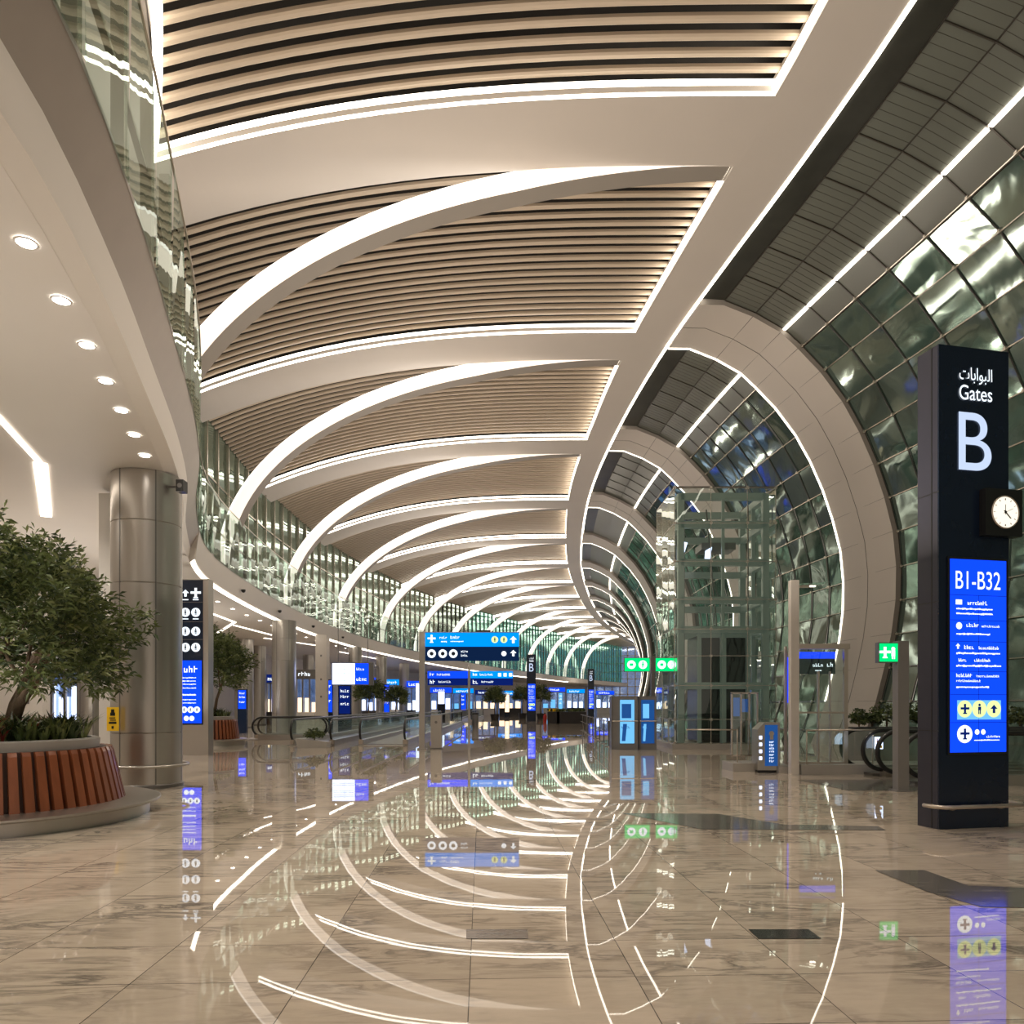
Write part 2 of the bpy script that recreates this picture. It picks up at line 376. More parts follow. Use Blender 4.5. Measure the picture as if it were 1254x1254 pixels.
def rib(i, d):
    t = thing('ceiling_rib', (0, d, 0), f'lit curved rib sweeping down to the balcony, {ords(i)} from the gate pylon end', 'rib', 'curved ribs of the left half', kind='thing')
    xs, xl = XSL(d)+.02, XL(d)-max(.5, min(1.25, 1.25-(d-20)*.07)); a, b = xs-xl, 8.9; zf = 7.05
    seg = 44 if d < 60 else 24
    th = [PI/2*(k/seg)**1.15 for k in range(seg+1)]
    nn = 2.15
    def P(ang, r, y):
        u, v = math.sin(ang)**(2/nn), max(0, math.cos(ang))**(2/nn)
        nx, nz = -u**(nn-1)/a, v**(nn-1)/b; l = math.hypot(nx, nz)
        if r < 0: r += .22*max(0, 1-ang/.35)
        return (xs-a*u+nx/l*r, y, zf+b*v+nz/l*r)
    # grey underside and rear
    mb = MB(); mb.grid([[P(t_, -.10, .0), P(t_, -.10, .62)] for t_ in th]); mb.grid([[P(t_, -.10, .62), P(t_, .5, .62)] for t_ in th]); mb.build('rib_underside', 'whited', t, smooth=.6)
    sec = [(-.10, 0), (.05, -.04), (.22, -.05), (.36, -.03)]
    mb = MB(); mb.grid([[P(t_, r, y) for r, y in sec] for t_ in th]); mb.build('lit_face', 'riblit', t, smooth=.9)
    mb = MB(); mb.grid([[P(t_, .36, -.03), P(t_, .50, .08), P(t_, .56, .32), P(t_, .50, .62)] for t_ in th]); mb.build('light_strip', 'rim', t)
for i, d0 in enumerate(BE): rib(i, d0+2.3)

# spine
t = thing('ceiling_spine', (0, 0, 0), 'broad white band snaking along the top of the hall with light lines on both sides', 'ceiling band', kind='thing')
ds = frange(-6, DEND+3, 1.6)
mb = MB(); mb.grid([[(XSL(d), d, 16.5), (XSL(d), d, 16.0), (XS(d), d, 16.0), (XS(d)+.05, d, 16.06), (XS(d)+.05, d, 17.2)] for d in ds]); mb.build('white_soffit', 'white', t, smooth=.5)
mb = MB(); mb.grid([[(XSL(d)-.02, d, 16.34), (XSL(d)-.02, d, 16.10), (XSL(d)-.05, d, 16.06)] for d in ds]); mb.build('bay_light_strip', 'led', t)
mb = MB(); mb.grid([[(XS(d)-.07, d, 15.985), (XS(d)+.05, d, 15.985), (XS(d)+.10, d, 16.12)] for d in ds]); mb.build('edge_light_strip', 'led', t)

# left rim of ceiling near: white wall with light line
t = thing('edge_light_line', (0, 0, 0), 'upright-running light line along the outer edge of the first slat bay above the balcony', 'light line')
ds2 = frange(-6, 19, 1)
mb = MB(); mb.grid([[(XC(d)+.22, d, zc(XC(d), d)+.1), (XC(d)+.16, d, zc(XC(d), d)-.2), (XC(d)+.0, d, zc(XC(d), d)-.42)] for d in ds2]); mb.build('light_strip', 'led', t)
mb = MB(); mb.grid([[(XC(d)+.0, d, zc(XC(d), d)-.42), (XC(d)+.02, d, zc(XC(d), d)-.9)] for d in ds2]); mb.build('white_trim', 'white', t)

# ------------------------------------------------------------------ left upper wall: clerestory
mb = MB(); mb.grid([[(XC(d), d, 7.0), (XC(d), d, zc(XC(d), d)+.6)] for d in frange(-6, 18.5, 1)]); structure(mb.build('wall_left_upper', 'white'))
def clerestory(d0, d1, mat, n, i):
    mb = MB(); dd = frange(d0, d1, 1.7)
    rows = []
    for d in dd: rows.append([(XC(d)-(.0 if j % 2 else .03), d, 7.0+(zc(XC(d), d)+.5-7.0)*j/5) for j in range(6)])
    mb.grid(rows); w = structure(mb.build(f'window_{n}', mat))
    mb = MB()
    for k, d in enumerate(dd[:-1]):
        mb.box(XC(d)-.04, XC(d)+.10, d-.04, d+.04, 7, zc(XC(d), d)+.4)
    for z in (9.2, 11.4):
        for a, b in zip(dd, dd[1:]): mb.bar((XC(a)+.03, a, z), (XC(b)+.03, b, z), .06)
    mb.build('window_frame', 'mullb' if d0 < 80 else 'mull', w)
cl = [18.5]+[b+1 for b in BE[1:]]+[DEND+3]
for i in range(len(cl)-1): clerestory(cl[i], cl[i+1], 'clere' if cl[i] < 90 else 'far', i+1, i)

# ------------------------------------------------------------------ mezzanine
dm = frange(-6, DEND+5, .8)
def dirs(d):
    tx = XL(d+.05)-XL(d-.05); return tx/.1
dn = [d for d in dm if d <= 23]; df = [d for d in dm if d >= 22.8]
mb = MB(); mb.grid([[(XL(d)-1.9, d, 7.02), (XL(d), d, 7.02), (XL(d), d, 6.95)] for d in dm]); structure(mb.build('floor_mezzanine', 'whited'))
mb = MB(); mb.grid([[(XL(d), d, 6.96), (XL(d)-.27, d, 6.45)] for d in dn]); structure(mb.build('trim_1', 'bronze', smooth=True))
mb = MB(); mb.grid([[(XL(d)-.27, d, 6.45), (XL(d)-.36, d, 6.05), (XL(d)-.62, d, 6.0)] for d in dn]); structure(mb.build('trim_2', 'soffit', smooth=.5))
mb = MB(); mb.grid([[(XL(d), d, 6.96), (XL(d)-.06, d, 6.62), (XL(d)-.12, d, 6.12), (XL(d)-.3, d, 6.0)] for d in df]); structure(mb.build('trim_3', 'soffit', smooth=.6))
mb = MB(); mb.poly([(XL(22.8)+o, 22.8, z) for o, z in ((-.62, 6.0), (-.36, 6.05), (-.27, 6.45), (0, 6.96), (-.06, 6.62), (-.12, 6.12), (-.3, 5.99))]); structure(mb.build('trim_4', 'soffit'))
mb = MB(); mb.grid([[(XL(d)-.3 if d > 22 else XL(d)-.6, d, 6.0), (XL(d)-5, d, 6.0), (XL(d)-11, d, 6.0)] for d in dm]); structure(mb.build('ceiling_mezzanine', 'soffit'))
# fascia light line
fl = thing('fascia_light_line', (0, 0, 0), 'long warm light line along the lower edge of the curved balcony fascia', 'light line')
mb = MB(); mb.grid([[(XL(d)-.15, d, 6.065), (XL(d)-.27, d, 5.99)] for d in df if d < 150]); mb.build('light_strip', 'led', fl)
# balustrade
bl = thing('balcony_balustrade', (0, 0, 7), 'tall green glass balustrade following the curved balcony edge', 'balustrade')
mb = MB(); 
bd = [-4.]
while bd[-1] < 170: bd.append(bd[-1]+(1.45 if bd[-1] < 60 else 2.5))
for a, b in zip(bd, bd[1:]):
    a2, b2 = a+.02, b-.02; o = random.uniform(-.03, .03)
    mb.quad((XL(a2)+.02+o, a2, -.05), (XL(b2)+.02-o, b2, -.05), (XL(b2)+.02+o, b2, 2.3), (XL(a2)+.02-o, a2, 2.3))
mb.build('glass_panels', 'bal', bl)
mb = MB()
for a in bd:
    mb.box(XL(a)-.16, XL(a)-.02, a-.035, a+.035, 0, 2.15)
mb.build('posts', 'mullb', bl)
mb = MB()
for a, b in zip(bd, bd[1:]): mb.bar((XL(a)-.12, a, 1.15), (XL(b)-.12, b, 1.15), .07, .05); mb.bar((XL(a)+.02, a, 2.31), (XL(b)+.02, b, 2.31), .03, .03)
mb.build('handrail', 'gold', bl)

# soffit downlights
k = 0; d = 5.0
dl = None
while d < 62:
    off = .82 if d < 22 else 1.1
    c = (XL(d)-off, d, 5.99)
    if dl is None:
        dl = thing('downlight', c, '', 'downlight', 'round downlights along the balcony soffit')
        dl['label'] = 'small round recessed downlight in the white soffit under the balcony edge'
        MB().disc((0, 0, -.004), .085, 20, 'z').build('lamp', 'down', dl)
        MB().lathe([(.085, -.006), (.105, -.012), (.108, 0)], n=20).build('trim_ring', 'white', dl)
    else:
        q = copy_tree(dl); q.location = c
    d += 1.0 if d < 22 else 2.4
# soffit light lines
def light_line(pts, w, label, z=5.985):
    t = thing('light_line', (pts[0][0], pts[0][1], z), label, 'light line')
    mb = MB()
    for a, b in zip(pts, pts[1:]):
        mb.bar((a[0]-pts[0][0], a[1]-pts[0][1], 0), (b[0]-pts[0][0], b[1]-pts[0][1], 0), w, .02)
    mb.build('light_strip', 'ledlo', t)
light_line([(-7.3, 9.2), (-7.85, 11.2), (-8.6, 13.4)], .09, 'thin straight light line in the white soffit above the big potted tree')
light_line([(-8.6, 13.4), (-10.9, 17.2)], .22, 'wide bright light strip in the soffit ending behind the big tree crown')
light_line([(-14.4, 33.5), (-14.9, 39.5), (-18.5, 46)], .14, 'bent light line in the soffit above the smaller planter tree')
light_line([(-15.5, 41), (-15.2, 50)], .14, 'straight light line in the soffit between the two big steel columns')
light_line([(-16.5, 49), (-14.4, 56), (-16.5, 64)], .16, 'zigzag light line in the soffit above the hanging screen')
light_line([(-14.5, 62), (-12.8, 74), (-15.5, 84)], .2, 'zigzag light line in the soffit over the far walkways')
light_line([(-19.5, 20), (-16, 30)], .14, 'slanting light line in the soffit above the storefront')

# back wall of lower level
mb = MB(); mb.grid([[(XL(d)-10.5, d, 0), (XL(d)-10.5, d, 6.05)] for d in frange(-6, DEND+5, 2)]); structure(mb.build('wall_left', 'soffit'))

# ------------------------------------------------------------------ right shell
prof = [(0.0, 16.05), (.9, 16.0), (2.0, 15.55), (3.05, 14.95), (3.7, 14.35), (4.5, 13.5), (5.3, 12.4), (5.9, 11.3), (6.4, 10.15), (6.8, 8.95), (7.1, 7.75), (7.22, 6.5), (7.2, 5.3), (7.05, 4.1), (6.8, 2.9), (6.5, 1.7), (6.1, .5), (5.9, 0)]
def shp(d, o, z, inset=0):
    return (XS(d)+o-inset, d, z)
band = [(26.2+11.9*k, 29.4+11.9*k) for k in range(14)]
bay_edges = [-6]
for a, b in band: bay_edges += [a, b]
wn = 20
for i in range(0, len(bay_edges)-1, 2):
    a, b = bay_edges[i], bay_edges[i+1]
    if a > 130: break
    step = 1.55 if a < 50 else 2.2
    dd = frange(a, b, step)
    root = None
    # material zones by profile index
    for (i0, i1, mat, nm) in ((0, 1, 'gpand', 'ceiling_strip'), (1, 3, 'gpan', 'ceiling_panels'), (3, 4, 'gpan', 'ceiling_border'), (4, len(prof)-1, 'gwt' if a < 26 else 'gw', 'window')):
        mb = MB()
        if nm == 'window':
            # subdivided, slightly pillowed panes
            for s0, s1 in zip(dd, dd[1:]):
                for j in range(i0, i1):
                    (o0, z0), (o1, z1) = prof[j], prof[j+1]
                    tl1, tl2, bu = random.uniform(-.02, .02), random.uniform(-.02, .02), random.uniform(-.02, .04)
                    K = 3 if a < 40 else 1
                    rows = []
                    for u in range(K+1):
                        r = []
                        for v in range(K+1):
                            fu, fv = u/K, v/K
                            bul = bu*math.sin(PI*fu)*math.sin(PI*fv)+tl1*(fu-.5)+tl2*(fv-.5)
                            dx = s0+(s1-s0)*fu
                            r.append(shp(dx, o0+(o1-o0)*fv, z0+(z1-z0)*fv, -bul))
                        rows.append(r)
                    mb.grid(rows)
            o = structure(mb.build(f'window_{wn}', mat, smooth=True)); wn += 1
            # mullions
            mf = MB()
            if a < 75:
                for s in dd:
                    for j in range(i0, i1): mf.bar(shp(s, *prof[j], .03), shp(s, *prof[j+1], .03), .035, .03)
                mf.build('window_frame', 'mull', o)
                mf = MB()
                for j in range(i0, i1):
                    for s0, s1 in zip(dd, dd[1:]): mf.bar(shp(s0, *prof[j], .04), shp(s1, *prof[j], .04), .035, .035)
                    if a < 40:
                        for s in dd: x, y, z = shp(s, *prof[j], .05); mf.box(x-.05, x+.03, y-.05, y+.05, z-.05, z+.05)
                mf.build('window_rail', 'mullb', o)
        else:
            mb.grid([[shp(s, *prof[j]) for j in range(i0, i1+1)] for s in dd]); o = structure(mb.build(nm, mat))
            if a < 50 and nm != 'ceiling_strip':
                mf = MB()
                for s in dd:
                    for j in range(i0, i1): mf.bar(shp(s, prof[j][0], prof[j][1]-.02), shp(s, prof[j+1][0], prof[j+1][1]-.02), .035, .03)
                if nm == 'ceiling_panels' and a < 40:
                    for s0, s1 in zip(dd, dd[1:]):
                        for q_ in range(1, 6):
                            s = s0+(s1-s0)*q_/6
                            for j in range(i0, i1): mf.bar(shp(s, prof[j][0], prof[j][1]-.004), shp(s, prof[j+1][0], prof[j+1][1]-.004), .010, .004)
                for j in range(i0, i1+1):
                    for s0, s1 in zip(dd, dd[1:]): mf.bar(shp(s0, prof[j][0], prof[j][1]-.02), shp(s1, prof[j][0], prof[j][1]-.02), .025, .03)
                mf.build('panel_joints', 'mull', o)
    # light line on the panels
    kk = i//2
    t = thing('facade_light_line', (0, 0, 0), f'light line along the grey facade panels, {ords(kk)} bay from the gate pylon end', 'light line', 'light lines of the facade bays')
    mb = MB()
    for s0, s1 in zip(dd, dd[1:]):
        for f0, f1 in ((.03, .97),):
            mb.bar(shp(s0+(s1-s0)*f0, 3.0, 14.93), shp(s0+(s1-s0)*f1, 3.0, 14.93), .12, .05)
    mb.build('light_strip', 'ledlo', t)
for k, (a, b) in enumerate(band[:12]):
    t = thing('facade_arch', (0, a, 0), f'wide white panelled arch from roof band to floor, {ords(k)} from the gate pylon end', 'arch', 'white arches of the glass side', kind='thing')
    P_ = prof; dd = frange(a, b, 1.6)
    ins = .22
    def q(d, o, z, e=0):
        # inset toward hall interior
        i_ = .22+e
        return (XS(d)+o-i_*min(1, o/4), d-a, z-i_*max(0, 1-o/6))
    # finer profile
    fp = []
    for (o0, z0), (o1, z1) in zip(P_, P_[1:]):
        fp += [(o0, z0), ((o0+o1)/2, (z0+z1)/2)]
    fp.append(P_[-1])
    mb = MB(); mb.grid([[q(d, o, z) for o, z in fp] for d in dd]); mb.build('white_panels', 'white', t, smooth=True)
    mb = MB()
    for y in (a, b): mb.grid([[q(y, o, z) , q(y, o, z, -.35)] for o, z in fp])
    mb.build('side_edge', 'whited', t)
    if a < 60:
        mb = MB()
        for j in range(2, len(P_)-1, 1):
            o_, z_ = P_[j]; mb.bar(q(a, o_, z_, .003), q(b, o_, z_, .003), .018, .008)
        for (o0, z0), (o1, z1) in zip(P_, P_[1:]):
            mb.bar(q((a+b)/2, o0, z0, .003), q((a+b)/2, o1, z1, .003), .018, .008, up=(0, 1, 0))
        mb.build('panel_joints', 'mull', t)
    mb = MB(); mb.grid([[q(b-.02, o, z, .02), q(b+.10, o, z, .0), q(b+.10, o, z, -.12)] for o, z in fp[:-4]]); mb.build('light_strip', 'led', t)

# far end wall
mb = MB(); mb.quad((10, 191, 0), (60, 191, 0), (60, 191, 17.5), (10, 191, 17.5)); wb = structure(mb.build('wall_back', 'bluegl'))
mb = MB()
for i in range(26): mb.box(10+i*2-.12, 10+i*2+.12, 190.6, 190.9, 0, 17.5)
for i in range(9): mb.box(10, 60, 190.6, 190.9, i*2, i*2+.2)
mb.build('window_lattice', 'soffit', wb)

# ------------------------------------------------------------------ columns
def column(px, d, r, name, label, top=6.0, seams=True, bumper=True, grp='round steel columns under the balcony'):
    x = X(px, d)
    t = thing(name, (x, d, 0), label, 'column', grp, kind='thing')
    n = 48
    zs = [0, .42, 1.05, 3.88, 5.05, top]
    mb = MB()
    for a, b in zip(zs, zs[1:]):
        mb.lathe([(r-.015, a), (r, a+.012), (r, b-.012), (r-.015, b)], n=n)
    mb.build('steel_cladding', 'steel', t, smooth=.5)
    mb = MB()
    for k in range(6):
        an = -PI/2-.35+k*PI/3; mb.box(-.012, .012, -r-.003, -r+.02, 0, top)
        for i in range(8):
            v = mb.v[-8+i]; ca, sa = math.cos(an+PI/2), math.sin(an+PI/2); mb.v[-8+i] = (v[0]*ca-v[1]*sa, v[0]*sa+v[1]*ca, v[2])
    mb.build('vertical_seams', 'steeld', t)
    MB().lathe([(r+.03, 0), (r+.03, .06), (r, .08)], n=n).build('base_ring', 'steeld', t)
    if bumper:
        mb = MB(); pts = [((r+.11)*math.cos(2*PI*k/36), (r+.11)*math.sin(2*PI*k/36), .42) for k in range(37)]; mb.tube(pts, .028, 8, cap=False)
        for k in range(6): a = k*PI/3; mb.bar((r*math.cos(a), r*math.sin(a), .42), ((r+.1)*math.cos(a), (r+.1)*math.sin(a), .42), .03)
        mb.build('bumper_rail', 'steel', t, smooth=True)
column(180, 14.3, .63, 'steel_column', 'huge round brushed steel column beside the slatted wood planter with a bumper ring')
column(348, 38.9, .62, 'steel_column', 'round steel column rising behind the first moving walkways with its top at the light line', bumper=False)
for px, d, r, lb in ((435, 57, .5, 'round steel column between the hanging screen and the sign post, wider one'), (467, 68, .5, 'slim looking round steel column just behind the wider one by the hanging screen'),
                     (495, 80, .55, 'small far round column close to the pole of the blue overhead sign'), (299, 50, .62, 'grey round column deep under the balcony behind the smaller planter tree'),
                     (317, 56, .55, 'grey round column deep under the balcony just right of the tree crown'), (111, 26, .42, 'polished round column standing in front of the storefront behind the big tree'),
                     (378, 66, .5, 'distant round column seen between the big steel column and square pillar')):
    column(px, d, r, 'steel_column', lb, bumper=False)
t = thing('square_pillar', (X(395, 47), 47, 0), 'pale square pillar rising behind the small wedge planter', 'pillar', kind='thing')
MB().box(-.36, .36, -.36, .36, 0, 6).build('pillar_body', 'soffit', t)
mb = MB(); [mb.box(-.05, .05, -.38, -.36, z, z+.12) for z in (2.0, 3.1, 4.6)]; mb.build('wall_sockets', 'steeld', t)
t = thing('service_panel', (X(136, 15.2), 15.2, 0), 'tall pale metal service panel standing left of the huge steel column', 'panel')
MB().box(-.14, .2, -.2, .2, 0, 5.9).build('panel_body', 'soffit', t)
MB().box(.11, .15, -.23, -.2, .05, 5.6).build('dark_groove', 'steeld', t)
t = thing('warning_sticker', (X(138, 13.6), 13.6, 1.1), 'yellow warning sticker with black pictogram on the panel beside the steel column', 'sticker')
MB().box(-.11, .11, 0, .01, 0, .44).build('yellow_sheet', 'yell', t)
mb = MB(); mb.box(-.045, .045, -.004, 0, .28, .34); mb.box(-.03, .03, -.004, 0, .34, .40)
mb.box(-.07, .07, -.004, 0, .13, .17); mb.box(-.05, .06, -.004, 0, .19, .21); mb.box(-.06, .05, -.004, 0, .23, .25); mb.box(-.02, .02, -.004, 0, .04, .09); mb.build('pictogram', 'black', t)
t = thing('security_camera', (-6.45, 13.95, 5.72), 'small dark security camera on a bracket at the top of the huge steel column', 'camera')
mb = MB(); mb.tube([(-.1, 0, 0), (.1, 0, 0)], .02); mb.build('bracket', 'steeld', t)
mb = MB(); mb.box(.1, .24, -.07, .12, -.1, .12); mb.build('camera_housing', 'black', t)
MB().disc((.17, -.072, .01), .045).build('lens', 'steeld', t)
for i, dd_ in enumerate((31.5, 38.5, 46, 53.5)):
    t = thing('dome_camera', (XL(dd_)+.03, dd_, 6.45), f'tiny dark camera on the white balcony fascia, {ords(i)} one past the navy directory totem', 'camera', 'fascia cameras')
    MB().lathe([(0, -.09), (.07, -.06), (.09, 0), (.09, .05), (0, .06)], n=14).build('dome', 'black', t, smooth=True)
    MB().box(-.1, 0, -.02, .02, -.01, .03).build('mount', 'steeld', t)

# ------------------------------------------------------------------ icon helpers (local sign plane, facing -Y)
def ic_plane(mb, cx, cz, s, y=-.006):
    mb.box(cx-s*.12, cx+s*.12, y-.002, y, cz-s*.5, cz+s*.5); mb.box(cx-s*.5, cx+s*.5, y-.002, y, cz-s*.06, cz+s*.16); mb.box(cx-s*.22, cx+s*.22, y-.002, y, cz-s*.5, cz-s*.38)
def ic_arrow(mb, cx, cz, s, y=-.006):
    mb.poly([(cx-s*.5, y, cz), (cx, y, cz+s*.5), (cx+s*.5, y, cz), (cx+s*.18, y, cz), (cx+s*.18, y, cz-s*.5), (cx-s*.18, y, cz-s*.5), (cx-s*.18, y, cz)][::-1])
def ic_person(mb, cx, cz, s, y=-.01):
    mb.disc((cx, y, cz+s*.36), s*.13, 12); mb.box(cx-s*.16, cx+s*.16, y-.002, y, cz-s*.12, cz+s*.2); mb.box(cx-s*.13, cx-s*.03, y-.002, y, cz-s*.48, cz-s*.1); mb.box(cx+s*.03, cx+s*.13, y-.002, y, cz-s*.48, cz-s*.1)
def lines(mb, x, z, w, h, y=-.006):
    xx = x
    while xx < x+w:
        l = random.uniform(.5, 1.8)*h; e = min(xx+l, x+w); mb.box(xx, e, y-.002, y, z-(h*.25 if random.random() < .2 else 0), z+h*random.choice((.7, .75, 1.0))); xx = e+h*.28
def word(mb, x, z, w, h, y=-.006):
    """blurred lettering: strokes of letters"""
    xx = x; st = h*.16
    while xx < x+w-h*.4:
        k = random.randrange(5); cw = h*.55
        mb.box(xx, xx+st, y-.002, y, z, z+h*random.choice((.7, 1)))
        if k in (0, 1, 3): mb.box(xx, xx+cw, y-.002, y, z+h*.5, z+h*.5+st)
        if k in (1, 2): mb.box(xx+cw-st, xx+cw, y-.002, y, z, z+h*.6)
        if k in (2, 3, 4): mb.box(xx, xx+cw, y-.002, y, z, z+st)
        xx += cw+h*.22

# ------------------------------------------------------------------ gate pylon
def pylon(loc, rz, W, label, grp=None, full=True):
    t = thing('gate_pylon', loc, label, 'pylon', grp, rz)
    T_ = .36; H = 6.18
    mb = MB(); mb.use('navy').box(0, W, 0, .02, 0, H); mb.use('navys').box(0, W, .02, T_, 0, H)
    mb.build('pylon_body', None, t)
    mb = MB(); mb.box(-.003, 0, .11, .125, 0, H); 
    for z in (1.25, 2.9, 4.3): mb.box(-.003, 0, .0, T_, z, z+.01)
    mb.build('side_joints', 'black', t)
    sx0, sx1, z0, z1 = W*.14, W*.94, .98, 3.45
    MB().box(sx0-.03, sx1+.03, -.02, .0, z0-.03, z1+.03).build('screen_bezel', 'black', t)
    scr = MB().box(sx0, sx1, -.026, -.02, z0, z1).build('screen', 'blue', t)
    w = sx1-sx0
    text('B1-B32', sx0+w*.09, z1-.38, w*.80, .23, 'txt', t, 'gate_numbers', y=-.03)
    text('B', W*.27, 4.60, W*.47, .74, 'bigb', t, 'gate_letter', y=-.012)
    text('Gates', W*.28, 5.50, W*.47, .19, 'txt', t, 'gates_lettering', y=-.012)
    ar = ''.join(chr(c) for c in (0xFE95, 0xFE8E, 0xFE91, 0xFE8D, 0xFEEE, 0xFE92, 0xFEDF, 0xFE8D))
    text(ar, W*.28, 5.71, W*.47, .21, 'txt', t, 'arabic_lettering', y=-.012)
    # screen rows
    mb = MB(); rows = [(.185, .003), (.315, .003), (.425, .003), (.58, .003), (.70, .003), (.845, .003)]
    Hs = z1-z0
    for f, _ in rows: mb.box(sx0, sx1, -.029, -.026, z1-Hs*f-.004, z1-Hs*f+.002)
    mb.box(sx0+w*.5, sx0+w*.5+.004, -.029, -.026, z0, z1-Hs*.185); mb.build('screen_grid', 'blued', scr)
    mb = MB()
    def yy(f): return z1-Hs*f
    y = -.03
    for (f, x0, ww, hh) in ((.235, .30, .35, .05), (.26, .10, .65, .02), (.285, .10, .65, .02), (.35, .28, .22, .05), (.35, .55, .32, .03), (.39, .10, .6, .02),
                            (.465, .24, .20, .05), (.465, .50, .38, .04), (.49, .10, .78, .022), (.53, .14, .16, .04), (.53, .42, .30, .04), (.555, .10, .8, .022),
                            (.61, .10, .30, .045), (.61, .46, .42, .03), (.635, .1, .45, .03), (.665, .10, .58, .02), (.925, .64, .24, .03), (.94, .42, .45, .015)):
        (word if hh > .025 else lines)(mb, sx0+w*x0, yy(f), w*ww, hh, y)
    mb.disc((sx0+w*.15, y, yy(.345)), .045, 16); mb.box(sx0+w*.09, sx0+w*.2, y-.002, y, yy(.235), yy(.21)); ic_arrow(mb, sx0+w*.13, yy(.45), .07, y)
    mb.disc((sx0+w*.25, y, yy(.905)), .115, 24)
    mb.disc((sx0+w*.47, y, yy(.895)), .035, 12); mb.disc((sx0+w*.58, y, yy(.895)), .035, 12)
    mb.build('screen_text', 'txt', scr)
    mb = MB(); mb.box(sx0+w*.12, sx0+w*.90, -.029, -.026, yy(.83), yy(.73)); mb.build('icon_panel', 'cyan', scr)
    mb = MB()
    for f in (.25, .51, .77): mb.disc((sx0+w*f, y, yy(.775)), .11, 24)
    mb.build('icon_discs', 'icy', scr)
    mb = MB(); ic_plane(mb, sx0+w*.25, yy(.775), .13, -.033); ic_person(mb, sx0+w*.51, yy(.775), .14, -.033); ic_arrow(mb, sx0+w*.77, yy(.775), .11, -.033); ic_plane(mb, sx0+w*.25, yy(.905), .14, -.033)
    mb.build('icon_symbols', 'blued', scr)
    if full:
        mb = MB(); mb.tube([(-.12, .12, .30), (-.12, -.02, .30), (-.02, -.14, .30), (W*.1, -.15, .30), (W+.06, -.15, .30), (W+.16, -.04, .30), (W+.16, .3, .30)], .026, 8)
        for x in (W*.16, W*.85): mb.tube([(x, -.15, .30), (x, -.04, .26), (x, 0, .26)], .018, 6)
        mb.tube([(-.12, .1, .30), (0, .1, .30)], .018, 6)
        mb.build('bumper_rail', 'gold', t, smooth=True)
    return t
RZ = .21
pylon((5.43, 9.35, 0), RZ, 1.06, 'tall navy Gates B pylon with bright blue gate list screen and clock')
p2 = pylon((X(645, 68), 68, 0), 0, .85, 'far navy pylon with glowing blue screen standing alone in the hall middle', full=False)
p3 = pylon((X(720, 96), 96, 0), 0, .8, 'narrow distant dark pylon with small blue screen left of the twin green signs', full=False)
t = thing('pylon_clock', (5.43+.61*math.cos(RZ)+.10*math.sin(RZ), 9.35+.61*math.sin(RZ)-.10*math.cos(RZ), 3.76), 'square black box clock with round lit dial mounted on the gate pylon', 'clock', rz=RZ)
MB().box(0, .56, -.0, .14, 0, .60).build('clock_case', 'black', t)
MB().lathe([(.205, 0), (.215, .012), (.2, .02)], n=40).build('bezel_ring', 'gold', t)
bz = [o for o in bpy.data.objects if o.name == 'bezel_ring'][0]; bz.rotation_euler = (PI/2, 0, 0); bz.location = (.29, -.0, .30)
MB().disc((.29, -.005, .30), .2, 40).build('dial', 'dial', t)
mb = MB()
for k in range(12):
    a = k*PI/6; mb.bar((.29+.155*math.sin(a), -.008, .30+.155*math.cos(a)), (.29+.178*math.sin(a), -.008, .30+.178*math.cos(a)), .012, .004)
mb.build('hour_marks', 'black', t)
for nm, a, l, w in (('hour_hand', 2.35, .11, .022), ('minute_hand', 1.15, .12, .016), ('second_hand', .0, .10, .006)):
    mb = MB(); mb.bar((.29-.03*math.sin(a), -.011, .30-.03*math.cos(a)), (.29+l*math.sin(a), -.011, .30+l*math.cos(a)), w, .004); mb.build(nm, 'black', t)
MB().disc((.29, -.014, .30), .02).build('hand_hub', 'black', t)

# ------------------------------------------------------------------ directory totem by the column
t = thing('directory_totem', (X(211, 22.9), 22.9, 0), 'navy directory totem with white pictograms half hidden behind the huge steel column', 'totem')
W = 1.12
MB().box(0, W, 0, .4, 0, 5.5).build('totem_body', 'steel', t)
MB().box(.0, W-.16, -.02, 0, .95, 5.46).build('dark_panel', 'navy', t)
MB().box(.06, W-.2, -.026, -.02, 1.0, 2.95).build('blue_screen', 'blue', t)
mb = MB()
for r_, z in enumerate((5.05, 4.45, 3.86, 3.36)):
    for c_, x in enumerate((.42, .74)):
        if r_ == 0 and c_ == 1: ic_plane(mb, x, z, .32, -.024)
        elif r_ == 0: ic_arrow(mb, x, z, .22, -.024)
        else:
            mb.disc((x, -.024, z), .14, 20)
        if r_ < 2: mb.box(x-.09, x+.09, -.026, -.024, z-.22, z-.19)
word(mb, .22, 2.58, .62, .20, -.03)
for z in (2.40, 2.30, 2.2, 2.08, 1.88, 1.86, 1.72, 1.62): lines(mb, .3, z, .45, .03, -.03)
for x in (.38, .58, .78): mb.disc((x, -.03, 1.42), .10, 20)
for x in (.45, .62): mb.disc((x, -.03, 1.15), .08, 16)
mb.build('pictograms', 'txt', t)
mb = MB(); 
for z in (4.45, 3.86, 3.36):
    for x in (.42, .74): ic_person(mb, x, z, .19, -.03)
for x in (.38, .58, .78): ic_person(mb, x, 1.42, .13, -.036)
mb.build('pictogram_figures', 'navy', t)
mb = MB(); [mb.box(.0, W-.16, -.024, -.02, z, z+.012) for z in (4.76, 4.15, 3.6)]; mb.build('row_dividers', 'steeld', t)

